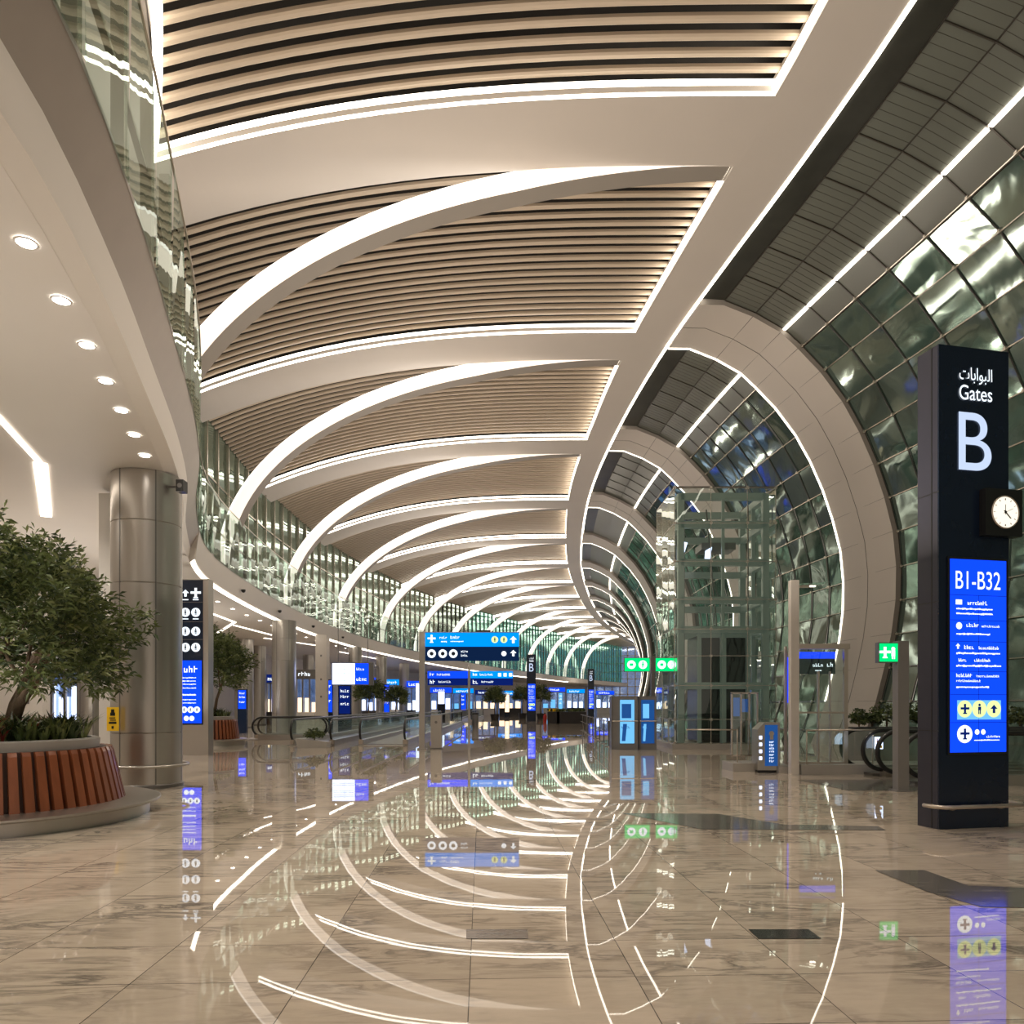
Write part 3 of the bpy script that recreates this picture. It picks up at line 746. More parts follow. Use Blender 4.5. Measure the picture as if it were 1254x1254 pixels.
# ------------------------------------------------------------------ overhead signs on posts
def sign_content(mbw, mby, W, H, y=-.07):
    ic_plane(mbw, .22, H*.78, .28, y)
    word(mbw, .5, H*.78, .28, .09, y); lines(mbw, .55, H*.66, .2, .05, y); word(mbw, .88, H*.78, .34, .11, y); lines(mbw, .88, H*.67, .45, .035, y)
    ic_arrow(mbw, W-.2, H*.75, .25, y)
    for x in (W-.85, W-.53): mby.disc((x, y, H*.75), .12, 20)
    for x in (.22, .61, .98): mbw.disc((x, y, H*.25), .15, 24)
    word(mbw, 1.25, H*.29, .25, .08, y); word(mbw, 1.25, H*.15, .25, .08, y)
    ic_arrow(mbw, W-.2, H*.27, .22, y); mbw.disc((W-.53, y, H*.25), .09, 16)
t = thing('overhead_sign', (X(517, 25.8), 25.8, 0), 'big two-tier blue and navy wayfinding sign held by a tall steel post', 'sign')
ztop = Zh(775, 25.8); H = .98; W = 3.28
mb = MB(); mb.box(-.10, .10, -.09, .09, 0, ztop+.03); mb.box(-.16, .16, -.14, .14, 0, .05); mb.build('post', 'steel', t)
u = MB().box(.12, W+.12, -.08, .1, ztop-H*.5, ztop).build('upper_panel', 'blue2', t)
MB().box(.12, W+.12, -.08, .1, ztop-H, ztop-H*.5).build('lower_panel', 'navysign', t)
MB().box(.10, W+.14, -.03, .12, ztop, ztop+.03).build('top_cap', 'steeld', t)
a_, b_ = MB(), MB(); sign_content(a_, b_, W, H, -.086)
o = a_.build('white_pictograms', 'txt', t, loc=(.12, 0, ztop-H)); o = b_.build('yellow_pictograms', 'icy', t, loc=(.12, 0, ztop-H))
mb = MB(); 
for x in (.22, .61, .98): mb.disc((x, -.09, H*.25), .07, 12)
for x in (W-.85, W-.53): ic_person(mb, x, H*.75, .16, -.09)
mb.build('pictogram_centres', 'navy', t, loc=(.12, 0, ztop-H))
MB().box(1.9, 2.4, -.02, .06, ztop+.03, ztop+.1).build('cable_box', 'black', t)

t = thing('overhead_sign', (X(574.5, 47), 47, 0), 'smaller twin-panel blue wayfinding sign on a thin post, further down the hall', 'sign')
zt = Zh(822, 47)
mb = MB(); mb.box(-.07, .07, -.07, .07, 0, zt+.4); mb.box(-.14, .14, -.14, .14, 0, .05); mb.build('post', 'steel', t)
for x0, x1, ml in ((-2.65, -.09, 'blue'), (.09, 2.8, 'blue2')):
    pn = MB().box(x0, x1, -.08, .08, zt-.45, zt).build('upper_panel', ml, t)
    mb = MB(); word(mb, x0+.15, zt-.3, .3, .2, -.086); word(mb, x0+.6, zt-.28, .9, .14, -.086)
    if x0 > 0:
        for k in range(3): mb.box(x1-.25-k*.35, x1-.03-k*.35-.02, -.09, -.086, zt-.34, zt-.12)
    mb.build('lettering', 'txt', pn)
    pn = MB().box(x0, x1, -.08, .08, zt-.9, zt-.45).build('lower_panel', 'blued', t)
    mb = MB(); word(mb, x0+.15, zt-.8, .4, .24, -.086); word(mb, x0+.7, zt-.74, .8, .13, -.086); mb.build('lettering', 'txt', pn)

# ------------------------------------------------------------------ green signs
def green_sign(loc, w, h, ztop, label, pole_x, pole_w, pole_top, name='green_sign'):
    t = thing('green_sign', loc, label, 'sign')
    MB().box(-.02, w+.02, .0, .12, ztop-h-.02, ztop+.02).build('sign_case', 'steeld', t)
    MB().box(0, w, -.01, 0, ztop-h, ztop).build('green_face', 'green', t)
    mb = MB(); z = ztop-h/2
    if pole_top: 
        ic_plane(mb, w*.28, z, h*.62, -.014); mb.disc((w*.72, -.014, z+h*.2), h*.11, 12); mb.box(w*.62, w*.82, -.016, -.014, z-h*.2, z+h*.12); mb.box(w*.64, w*.70, -.016, -.014, z-h*.36, z-h*.2); mb.box(w*.75, w*.81, -.016, -.014, z-h*.36, z-h*.2)
    else:
        mb.disc((w*.27, -.014, z), h*.33, 20); mb.disc((w*.73, -.014, z), h*.33, 20)
    mb.build('white_symbols', 'txt', t)
    if not pole_top:
        mb = MB(); mb.box(w*.2, w*.34, -.02, -.016, z-h*.1, z+h*.1); ic_person(mb, w*.73, z, h*.5, -.018); mb.build('symbol_details', 'green', t)
    return t
g = green_sign((X(1077, 13.4), 13.4, 0), .34, .33, Zh(788, 13.4), 'small green sign with white figures on a grey post near the escalator', None, 0, True)
mb = MB(); mb.box(.33, .53, -.02, .18, 0, 2.75); mb.box(.28, .58, -.07, .23, 0, .03); mb.build('post', 'greysteel', g)
dg_ = 26.6
g = green_sign((X(765, dg_), dg_, 0), .90, .47, Zh(806, dg_), 'green sign with two white round symbols hanging left of a thin dark pole', None, 0, False)
mb = MB(); mb.box(.96, 1.1, 0, .14, 0, Zh(803, dg_)); mb.build('post', 'steeld', g)
g = green_sign((X(803, dg_), dg_, 0), .80, .47, Zh(806, dg_), 'green sign right of the thin dark pole, partly behind the lift glass', None, 0, False)
MB().box(.0, .1, .12, .2, Zh(815, dg_), Zh(812, dg_)).build('bracket', 'steeld', g)

# ------------------------------------------------------------------ info gates (kiosks)
for px, w, lb in ((749, .92, 'grey framed info kiosk with tall pale blue screen, wider of the lift pair'), (783, .60, 'narrow info kiosk with blue script screen, right one of the pair by the lift')):
    d = 25.7; t = thing('info_kiosk', (X(px, d), d, 0), lb, 'kiosk')
    MB().box(0, w, 0, .45, 0, 1.87).build('kiosk_body', 'greysteel', t)
    f = MB().box(w*.32 if px < 760 else w*.1, w*.86, -.02, 0, .22, 1.74).build('screen', 'cyan' if px < 760 else 'posterb', t)
    mb = MB(); x0 = w*.38 if px < 760 else w*.2
    mb.box(x0, x0+w*.36, -.026, -.02, 1.1, 1.6); mb.poly([(x0, -.026, .3), (x0+w*.14, -.026, .3), (x0+w*.2, -.026, .9), (x0+w*.05, -.026, .9)]); word(mb, x0, .75, w*.3, .1, -.03); mb.build('screen_image', 'posterb' if px < 760 else 'cyan', f)
    mb = MB(); mb.tube([(0, -.08, 1.0), (w, -.08, 1.0)], .02, 6); mb.build('handle_bar', 'gold', t)
    MB().box(-.01, .05, -.03, .48, 0, 1.87).build('side_post', 'steeld', t)

# ------------------------------------------------------------------ glass lift
EX0, EX1, EY0, EY1, EH = X(826, 26), X(950, 26), 26.0, 29.2, 9.25
t = thing('glass_lift', (EX0, EY0, 0), 'tall square glass lift shaft with green tinted panes and pale steel frame', 'lift')
w, dp = EX1-EX0, EY1-EY0
MB().box(-.1, w+.1, -.1, dp+.1, 0, .18).build('plinth', 'stone', t)
levels = [2.25, 4.25, 5.3, 6.65, 8.0]
i_ = .28
mb = MB()
for x in (i_, w-i_):
    for y in (i_, dp-i_): mb.box(x-.11, x+.11, y-.10, y+.10, .18, EH-.15)
mb.box(w*.5-.05, w*.5+.05, i_-.05, i_+.05, .18, EH-.15); mb.box(w*.26-.05, w*.26+.05, i_-.05, i_+.05, .18, 4.25); mb.box(w*.75-.05, w*.75+.05, i_-.05, i_+.05, .18, 4.25)
for y in (i_+(dp-2*i_)/2,):
    for x in (i_, w-i_): mb.box(x-.06, x+.06, y-.06, y+.06, .18, EH-.15)
for z in levels+[EH-.25]:
    mb.box(i_, w-i_, i_-.10, i_+.10, z-.12, z+.12); mb.box(i_, w-i_, dp-i_-.10, dp-i_+.10, z-.12, z+.12)
    for x in (i_, w-i_): mb.box(x-.10, x+.10, i_, dp-i_, z-.12, z+.12)
mb.build('inner_frame', 'frame', t)
gl = MB(); cols_f = [0, w*.17, w*.38, w*.5, w*.78, w]; zz = [.2, 1.05, 2.25, 3.3, 4.25, 5.3, 6.65, 8.0, EH]
def tilt(): return random.uniform(-.012, .012)
for z0, z1 in zip(zz, zz[1:]):
    for x0, x1 in ((0, w*.36), (w*.36, w*.72), (w*.72, w)):
        a1 = tilt(); gl.quad((x0+.01, a1, z0+.01), (x1-.01, -a1, z0+.01), (x1-.01, -a1, z1-.01), (x0+.01, a1, z1-.01))
    for y0, y1 in ((0, dp/3), (dp/3, 2*dp/3), (2*dp/3, dp)):
        for x in (0, w):
            a1 = tilt()*2; gl.quad((x+a1, y0+.01, z0+.01), (x-a1, y1-.01, z0+.01), (x-a1, y1-.01, z1-.01), (x+a1, y0+.01, z1-.01))
gl.build('glass_panes', 'clear', t)
mb = MB()
for z in zz:
    for x in (0, w*.36, w*.72, w): mb.box(x-.045, x+.045, -.04, .02, z-.045, z+.045); mb.tube([(x, .0, z), (min(max(x, i_), w-i_), i_, z)], .018, 5)
    mb.bar((0, 0, z), (w, 0, z), .025, .02); mb.bar((0, 0, z), (0, dp, z), .025, .02); mb.bar((w, 0, z), (w, dp, z), .025, .02)
for x in (0, w*.36, w*.72, w): mb.bar((x, 0, .2), (x, 0, EH), .022, .022)
for y in (dp/3, 2*dp/3, dp): mb.bar((0, y, .2), (0, y, EH), .022, .022)
mb.build('glass_fittings', 'mullb', t)
mb = MB(); mb.box(0, w, 0, .03, EH-.02, EH+.05); mb.box(0, .03, 0, dp, EH-.02, EH+.05); mb.box(w-.03, w, 0, dp, EH-.02, EH+.05); mb.build('top_edge', 'mull', t)
cab = MB().box(w*.30, w*.78, .7, dp-.6, .2, 4.1).build('lift_cab', 'liftdark', t)
mb = MB(); mb.box(w*.31, w*.50, .66, .69, .25, 3.95); mb.box(w*.56, w*.76, .66, .69, .25, 3.95); mb.build('dark_doors', 'liftdark', t)
mb = MB(); mb.box(w*.50, w*.56, .60, .68, .2, 4.1); mb.box(w*.76, w*.80, .60, .68, .2, 4.1); mb.box(w*.28, w*.31, .60, .68, .2, 4.1); mb.box(w*.28, w*.8, .6, .68, 4.0, 4.2); mb.build('door_frame', 'frame', t)
mb = MB()
for x in (w*.12, w*.16, w*.20, w*.87): mb.box(x-.02, x+.02, dp*.5-.02, dp*.5+.02, .2, EH-.2)
mb.tube([(w*.55, dp*.5, 4.1), (w*.42, dp*.45, EH-.4)], .03, 6)
mb.box(w*.35, w*.7, dp*.35, dp*.65, 7.3, 7.55); mb.build('guide_rails', 'steeld', t)
mb = MB(); mb.poly([(w*.08, .9, 6.9), (w*.13, .9, 6.85), (w*.19, .9, 7.5), (w*.13, .9, 7.55)]); mb.poly([(w*.36, .9, 6.8), (w*.42, .9, 6.9), (w*.44, .9, 7.35), (w*.37, .9, 7.2)]); mb.build('inner_lamp', 'scrw', t)

# ------------------------------------------------------------------ right cluster: glass screens, post, portal, vending kiosk
d = 17.0
t = thing('glass_screen', (X(896, 17.8), 17.8, 0), 'low steel framed glass screen on a stone kerb behind the blue kiosk', 'screen')
w = .62
mb = MB()
for x in (0, w*.36, w*.68, w): mb.box(x-.02, x+.02, -.02, .02, .35, 1.86)
mb.box(-.02, w+.02, -.02, .02, 1.84, 1.88); mb.box(-.02, w+.02, -.02, .02, .33, .37); mb.build('screen_frame', 'mullb', t)
MB().box(0, w, -.004, .004, .35, 1.85).build('glass_pane', 'clearp', t)
mb = MB(); mb.box(.05, w*.32, .02, .03, 1.3, 1.75); mb.box(w*.4, w*.64, .02, .03, 1.4, 1.72); mb.build('blue_notices', 'posterb', t)
t = thing('stone_kerb', (X(893, 17.6), 17.3, 0), 'low pale stone kerb under the glass screens beside the blue kiosk', 'kerb')
mb = MB(); mb.box(0, .95, 0, .9, 0, .2); mb.box(.95, 2.4, -.35, .5, 0, .16); mb.box(1.35, 4.9, -.65, .5, .0, .22); mb.build('kerb_body', 'stone', t)
t = thing('poster_kiosk', (X(925, 17.2), 17.05, 0), 'knee-high box kiosk with glowing blue poster and chamfered top', 'kiosk')
w, h = .52, 1.17
mb = MB(); mb.poly([(0, 0, .06), (w, 0, .06), (w, 0, h), (w*.32, 0, h), (0, 0, h*.86)])
mb.poly([(0, .4, .06), (0, .4, h*.86), (w*.32, .4, h), (w, .4, h), (w, .4, .06)])
for a, b in (((0, .06), (0, h*.86)), ((0, h*.86), (w*.32, h)), ((w*.32, h), (w, h)), ((w, h), (w, .06))): mb.quad((a[0], 0, a[1]), (b[0], 0, b[1]), (b[0], .4, b[1]), (a[0], .4, a[1]))
mb.build('kiosk_body', 'steel', t)
MB().box(.03, w-.03, .05, .38, 0, .06).build('plinth', 'black', t)
f = MB().box(w*.33, w*.9, -.008, 0, .16, h*.95).build('poster', 'posterb', t)
mb = MB()
for k in range(7): word(mb, w*.52, .25+k*.075, .12, .05, -.014)
mb.build('poster_lettering', 'txt', f)
mb = MB(); mb.disc((w*.62, -.012, h*.78), .06, 16); mb.box(w*.55, w*.7, -.014, -.012, h*.66, h*.74); mb.build('poster_emblem', 'gold', f)
mb = MB(); [mb.box(w*.08, w*.2, -.008, 0, .3+k*.16, .38+k*.16) for k in range(4)]; mb.build('side_notes', 'scrw', t)

t = thing('light_post', (X(972, 16.7), 16.7, 0), 'tall pale post with a small glass canopy arm at its top', 'post')
MB().box(-.09, .09, -.09, .09, 0, 4.40).build('post_shaft', 'soffit', t)
mb = MB(); mb.quad((.09, -.25, 4.30), (.78, -.2, 4.34), (.7, .35, 4.38), (.09, .3, 4.34)); mb.quad((.09, -.25, 4.26), (.78, -.2, 4.33), (.7, .35, 4.36), (.09, .3, 4.30)); mb.build('glass_canopy', 'clearp', t)
MB().box(.09, .35, -.02, .03, 4.24, 4.29).build('canopy_arm', 'gold', t)
MB().box(.12, .5, .0, .08, 4.27, 4.29).build('canopy_lamp', 'ledlo', t)

t = thing('glass_portal', (X(963, 16.9), 16.95, 0), 'steel framed glass entrance screen with a blue gate display behind its top', 'entrance')
w = 1.38; zt = Zh(792, 17)
mb = MB()
for x, ww in ((0, .05), (.17, .03), (w, .09), (.75, .03), (1.02, .02)): mb.box(x-ww/2, x+ww/2, -.04, .04, .22, zt if x not in (.75, 1.02) else 2.35)
mb.box(.12, w+.08, -.06, .06, zt-.06, zt+.06); mb.box(-.03, .2, -.03, .03, zt-.22, zt-.16); mb.box(0, w, -.03, .03, .2, .26); mb.box(.17, w, -.02, .02, 1.38, 1.42); mb.build('portal_frame', 'gold', t)
MB().box(.03, w, -.005, .005, .24, zt-.06).build('glass_pane', 'clearp', t)
f = MB().box(.30, w-.1, .30, .36, zt-.62, zt-.1).build('gate_display', 'navy', t)
MB().box(.30, w-.1, .29, .30, zt-.26, zt-.1).build('display_header', 'blue', f)
mb = MB(); word(mb, .75, zt-.45, .24, .08, .285); word(mb, 1.08, zt-.45, .14, .1, .285); lines(mb, .8, zt-.55, .15, .03, .285); mb.build('display_text', 'txt', f)
MB().box(.02, .12, -.03, -.02, zt-1.3, zt-.25).build('blue_strip', 'blue', t)

t = thing('guard_rail', (X(838, 17.9), 17.6, 0), 'thin steel guard rail running along the glass screens to the escalators', 'rail')
mb = MB(); mb.tube([(0, .1, .98), (1.2, .0, .98)], .018, 6); mb.tube([(2.5, -.9, 1.0), (5.2, -.9, 1.02)], .02, 6); 
for x, y in ((1.2, 0), (2.5, -.9), (4., -.9), (5.2, -.9)): mb.tube([(x, y, .0), (x, y, 1.0)], .015, 6)
mb.build('rail_tubes', 'gold', t, smooth=True)

# ------------------------------------------------------------------ balustrade loops: escalators and moving walkways
def balustrade(parent, Lg, y, H=1.0, low=.18, mat='clear', hand=.045, both=True, axis='x'):
    """panel in the local x-z plane from x=0 to Lg at depth y; handrail is its child"""
    R = (H-low)/2; cz = low+R; n = 14
    left = [(R-R*math.cos(a)*1.0 if False else R-R*math.sin(a), cz+R*math.cos(a)) for a in [PI*k/n for k in range(n+1)]]
    right = [(Lg-R+R*math.sin(a), cz+R*math.cos(a)) for a in [PI*k/n for k in range(n+1)]]
    mb = MB(); ring = left+[(x, z) for x, z in right[::-1]]
    mb.poly([(x, y, z) for x, z in ring]); g = mb.build('balustrade', mat, parent)
    hr = MB(); hr.tube([(x, y, z) for x, z in (left[::-1]+right)], hand, 8); hr.build('handrail', 'black', g, smooth=True)
    return g
def walkway(name, loc, rz, Lg, Wd, label, cat, grp, H=1.0):
    t = thing(name, loc, label, cat, grp, rz)
    balustrade(t, Lg, -Wd/2, H); balustrade(t, Lg, Wd/2, H)
    mb = MB()
    for s in (-1, 1): mb.box(.25, Lg-.25, s*Wd/2-.10, s*Wd/2+.10, 0, .22)
    mb.build('skirt', 'steel', t)
    MB().box(.3, Lg-.3, -Wd/2+.1, Wd/2-.1, 0, .05).build('belt', 'steeld', t)
    mb = MB(); mb.box(-.3, .3, -Wd/2, Wd/2, 0, .03); mb.build('comb_plate', 'steel', t)
    for s in (-1, 1): MB().box(.12, .26, s*Wd/2-.06, s*Wd/2+.06, .06, .24).build('newel_box', 'gold', t)
    return t
G = 'moving walkways along the hall'
walkway('moving_walkway', (-7.65, 27.9, 0), PI/2, 30, 1.5, 'moving walkway with glass sides starting beside the small wedge planter', 'walkway', G)
walkway('moving_walkway', (-4.95, 28.0, 0), PI/2, 32, 1.7, 'moving walkway starting right behind the post of the big overhead sign', 'walkway', G)
walkway('moving_walkway', (-4.3, 63, 0), PI/2, 26, 1.6, 'distant moving walkway beyond the smaller twin-panel sign', 'walkway', G)
t_ = walkway('moving_walkway', (-11.6, 33.2, 0), .15, 3.2, 1.3, 'short glass sided walkway crossing between the planter tree and the steel column', 'walkway', G)
GE = 'escalators behind the gate pylon'
def escalator(loc, Lg, Wd, label, rz):
    t = thing('escalator', loc, label, 'escalator', GE, rz)
    balustrade(t, Lg, -Wd/2, 1.02, .16, 'clear', .05); balustrade(t, Lg, Wd/2, 1.02, .16, 'clear', .05)
    mb = MB()
    for s in (-1, 1): mb.box(.45, Lg-.3, s*Wd/2-.12, s*Wd/2+.12, 0, .2)
    mb.build('skirt', 'steel', t); MB().box(.3, Lg, -Wd/2+.12, Wd/2-.12, 0, .06).build('steps', 'steeld', t)
    return t
escalator((X(1043, 16.6), 16.6, 0), 5.2, .95, 'escalator with black looped handrails seen beside the glass entrance screen', .05)
escalator((X(1090, 14.9), 14.9, 0), 5.6, .95, 'escalator with black looped handrails directly behind the grey green-sign post', .05)
t = thing('safety_notice', (X(1078, 15.9), 15.96, .62), 'small white and yellow safety notice on the escalator glass', 'notice')
MB().box(-.09, .09, 0, .008, 0, .26).build('white_sheet', 'scrw', t)
mb = MB(); mb.box(-.07, .07, -.004, 0, .02, .08); mb.build('yellow_band', 'yell', t)
mb = MB(); ic_person(mb, -.035, .17, .1, -.004); ic_person(mb, .04, .17, .1, -.004); mb.build('pictogram', 'redp', t)

# bins, posts
t = thing('steel_pedestal', (X(534.5, 26.2), 26.2, 0), 'plain grey steel pedestal box right of the big overhead sign post', 'pedestal')
mb = MB(); mb.box(-.19, .19, -.16, .16, .04, 1.2); mb.build('pedestal_body', 'steel', t); MB().box(-.21, .21, -.18, .18, 0, .04).build('base_plate', 'steeld', t); MB().disc((0, -.163, .95), .05).build('lock', 'steeld', t)
t = thing('litter_bin', (X(582, 52), 52, 0), 'dark slim litter bin near the smaller twin-panel sign post', 'bin')
MB().lathe([(0, 0), (.22, 0), (.24, .9), (.2, 1.0), (0, 1.0)], n=20).build('bin_body', 'steeld', t, smooth=.6); MB().lathe([(.25, .85), (.26, .92), (.24, .96)], n=20).build('rim_ring', 'black', t)

# barrier posts near lift
bp0 = None
for i in range(9):
    c = (X(750, 26.5)-i*.02+i*.10, 27.5+i*2.1, 0)
    if bp0 is None:
        bp0 = thing('barrier_post', c, 'thin steel barrier post in the row left of the info kiosks', 'post', 'barrier posts beside the kiosks')
        MB().lathe([(0, .98), (.03, .97), (.025, .03), (.14, .02), (.15, 0)], n=12).build('post_tube', 'steeld', bp0, smooth=.6)
        mb = MB(); mb.bar((0, 0, .93), (.08, 2.1, .93), .012, .03); mb.bar((0, 0, .5), (.08, 2.1, .5), .012, .02); mb.build('belt', 'steel', bp0)
    else: q_ = copy_tree(bp0); q_.location = c

# ------------------------------------------------------------------ plants
def leaf_quad(mb, p, dirv, l, w):
    dv = dirv.normalized(); s = dv.cross(Vector((random.uniform(-1, 1), random.uniform(-1, 1), random.uniform(-.3, 1)))).normalized()
    m_ = p+dv*l*.5; e = p+dv*l+Vector((0, 0, -l*.2))
    n = len(mb.v); mb.v += [tuple(p), tuple(m_+s*w), tuple(e), tuple(m_-s*w)]; mb.face(n, n+1, n+2, n+3)
def tree(parent, base, H, R, n_tw, leaf=.10, trunks=4, tr=.07, flat=.8):
    """branching tree: trunks, branches and leafy twigs; base z .. base z + H"""
    b = Vector(base); tb = MB(); crown = MB(); crown.use('leaf'); tips = []
    cz = b.z+H-R*flat
    for k in range(trunks):
        a = 2*PI*k/trunks+random.uniform(-.3, .3); sp = .0 if trunks == 1 else R*.42
        p0 = b+Vector((.05*math.cos(a), .05*math.sin(a), 0))*(trunks > 1)
        p3 = Vector((b.x+sp*math.cos(a), b.y+sp*math.sin(a), cz-R*.15)); p1 = p0.lerp(p3, .35)+Vector((-.04, .03, .1)); p2 = p0.lerp(p3, .7)
        tb.tube([p0, p1, p2, p3], [tr, tr*.8, tr*.65, tr*.45], 8)
        for j in range(5):
            a2 = a+random.uniform(-1.2, 1.2); st = p1.lerp(p3, random.uniform(.3, 1))
            e = Vector((b.x+R*.75*math.cos(a2), b.y+R*.75*math.sin(a2), cz+random.uniform(-.45, .6)*R*flat)); m_ = st.lerp(e, .5)+Vector((0, 0, .08*R))
            tb.tube([st, m_, e], [tr*.4, tr*.28, tr*.12], 5); tips.append(e)
    for i in range(n_tw):
        # clumps on an irregular ellipsoid
        th = random.uniform(0, 2*PI); u = random.uniform(-.55, 1); rr = random.uniform(.45, 1)**.5
        lump = 1+.16*math.sin(3*th+5*u)+.12*math.sin(7*th-3*u)+.08*math.sin(11*u+th)
        s = math.sqrt(1-u*u); r = R*rr*lump
        c = Vector((b.x+r*s*math.cos(th), b.y+r*s*math.sin(th), cz+r*flat*u))
        out = (c-Vector((b.x, b.y, cz-.3*R))).normalized(); dv = (out+Vector((random.uniform(-.6, .6), random.uniform(-.6, .6), random.uniform(-.3, .6)))).normalized()
        q = random.random(); crown.use('leafl' if q < .18 else 'leafd' if q < .45 else 'leaf')
        L_ = leaf*2.2
        for j in range(9):
            p = c+dv*(L_*j/9); ld = (dv*.6+Vector((random.uniform(-1, 1), random.uniform(-1, 1), random.uniform(-.6, .7))))
            leaf_quad(crown, p, ld, leaf*random.uniform(.7, 1.25), leaf*.14)
    tb.build('trunk', 'bark', parent, smooth=True); crown.build('crown', None, parent)
def spiky(parent, c, r, z, n, name='bedding_plants', h=.35, red=.12):
    mb = MB()
    for i in range(n):
        a = random.uniform(0, 2*PI); rr = r*random.random()**.5; px_, py_ = c[0]+rr*math.cos(a), c[1]+rr*math.sin(a)
        q = random.random(); hh_ = random.uniform(.7, 1.2)
        for j in range(9):
            mb.use('leafr' if (q < red and j % 2) else 'leafl' if q < red+.2 else 'leafd' if q < red+.55 else 'leaf')
            b_ = 2*PI*j/9+random.random(); l = h*hh_*random.uniform(.7, 1.1); dx, dy = math.cos(b_), math.sin(b_); w = .014
            s = Vector((-dy, dx, 0))*w; p0 = Vector((px_, py_, z)); p1 = p0+Vector((dx*l*.25, dy*l*.25, l*.62)); p2 = p0+Vector((dx*l*.62, dy*l*.62, l*.85))
            n_ = len(mb.v); mb.v += [tuple(p0-s), tuple(p0+s), tuple(p1+s*1.3), tuple(p1-s*1.3), tuple(p2)]; mb.face(n_, n_+1, n_+2, n_+3); mb.face(n_+3, n_+2, n_+4)
    return mb.build(name, None, parent)
def round_planter(loc, R, s, nsl, label, nspk, nm='planter_bench'):
    """bench disc, slatted wooden drum, stone rim; heights fixed, radii scaled by R"""
    t = thing(nm, loc, label, 'planter')
    MB().lathe([(0, 0), (R*.93, 0), (R*.93, .17), (R*.99, .18), (R, .2), (R, .225), (R*.985, .235), (R*.3, .235)], n=72).build('bench_disc', 'steel', t, smooth=.4)
    r0, r1 = R*.775, R*.70
    MB().lathe([(r0-.09, .235), (r1-.06, .98), (r1-.2, .98)], n=64).build('drum', 'woodd', t, smooth=.5)
    mb = MB()
    for k in range(nsl):
        a = 2*PI*k/nsl; tx, ty = -math.sin(a), math.cos(a); w = PI*r0*2/nsl*.32; w1 = w*r1/r0
        def P2(r, u, z): return (r*math.cos(a)+tx*u, r*math.sin(a)+ty*u, z)
        n = len(mb.v)
        mb.v += [P2(r0-.09, -w, .235), P2(r0-.09, w, .235), P2(r0, w, .235), P2(r0, -w, .235), P2(r1-.09, -w1, .98), P2(r1-.09, w1, .98), P2(r1-.015, w1, .985), P2(r1-.015, -w1, .985), P2(r1+.01, w1, .93), P2(r1+.01, -w1, .93)]
        for q in ((3, 2, 8, 9), (9, 8, 6, 7), (7, 6, 5, 4), (2, 1, 5, 6, 8), (0, 3, 9, 7, 4), (1, 0, 4, 5)): mb.face(*[n+i for i in q])
    mb.build('wood_slats', 'wood', t)
    MB().lathe([(r1-.18, .96), (r1-.17, 1.10), (r1-.20, 1.12), (r1-.28, 1.12), (r1-.30, 1.02)], n=64).build('stone_rim', 'stone', t, smooth=.5)
    MB().disc((0, 0, 1.04), r1-.29, 40, 'z').build('soil', 'soil', t)
    return t, r1
t, r1 = round_planter((-7.30, 10.3, 0), 2.15, 1, 62, 'huge round planter with red wood slats and steel bench ring beside the steel column', 1)
spiky(t, (0, 0), r1-.35, 1.02, 230, h=.46, red=.14)
tt = thing('potted_tree', (-7.15, 10.3, 1.04), 'big leafy multi-stem tree growing in the huge slatted planter', 'tree')
tree(tt, (0, 0, 0), 2.75, 1.40, 2700, .13, 4, .09, .88)
t, r1 = round_planter((X(259, 28.9), 28.9, 0), 1.35, 1, 44, 'smaller round slatted wood planter with steel ring behind the navy totem', 1)
spiky(t, (0, 0), r1-.3, 1.03, 40, h=.45, red=0)
tt = thing('potted_tree', (X(260, 28.9), 28.9, 1.04), 'round crowned tree growing in the smaller slatted planter', 'tree')
tree(tt, (0, 0, 0), 3.2, 1.15, 1300, .17, 3, .07, 1.05)

def shrub(loc, r, h, label, pot=None, n=260, leaf=.07, grp=None, cat='shrub', name='shrub'):
    t = thing(name, loc, label, cat, grp); mb = MB()
    z0 = 0 if not pot else pot[1]
    for i in range(n):
        th = random.uniform(0, 2*PI); u = random.uniform(-.2, 1); s = math.sqrt(max(0, 1-u*u)); rr = random.uniform(.6, 1.05)
        c = Vector((r*s*rr*math.cos(th), r*s*rr*math.sin(th), z0+h*(u*.5+.5)*rr))
        mb.use('leafd' if random.random() < .5 else 'leaf')
        for j in range(4): leaf_quad(mb, c, Vector((random.uniform(-1, 1), random.uniform(-1, 1), random.uniform(-.4, 1))), leaf*1.6, leaf*.4)
    mb.build('foliage', None, t)
    MB().lathe([(.02, z0*.5), (.03, z0+h*.4), (0, z0+h*.6)], n=8).build('stem', 'bark', t)
    if pot: pot[2](t)
    return t
def wedge(t):
    mb = MB(); mb.poly([(-.55, -.3, 0), (.5, -.3, 0), (.55, -.3, .22), (-.62, -.3, .34)]); mb.poly([(-.62, -.3, .34), (.55, -.3, .22), (.55, .3, .22), (-.62, .3, .34)]); mb.poly([(-.55, -.3, 0), (-.62, -.3, .34), (-.62, .3, .34), (-.55, .3, 0)]); mb.poly([(.5, -.3, 0), (.5, .3, 0), (.55, .3, .22), (.55, -.3, .22)]); mb.build('wedge_pot', 'stone', t)
shrub((X(388, 27.3), 27.0, 0), .34, .42, 'small round green shrub in a pale wedge planter between the walkway ends', (0, .25, wedge), 160, .06, cat='plant', name='potted_shrub')
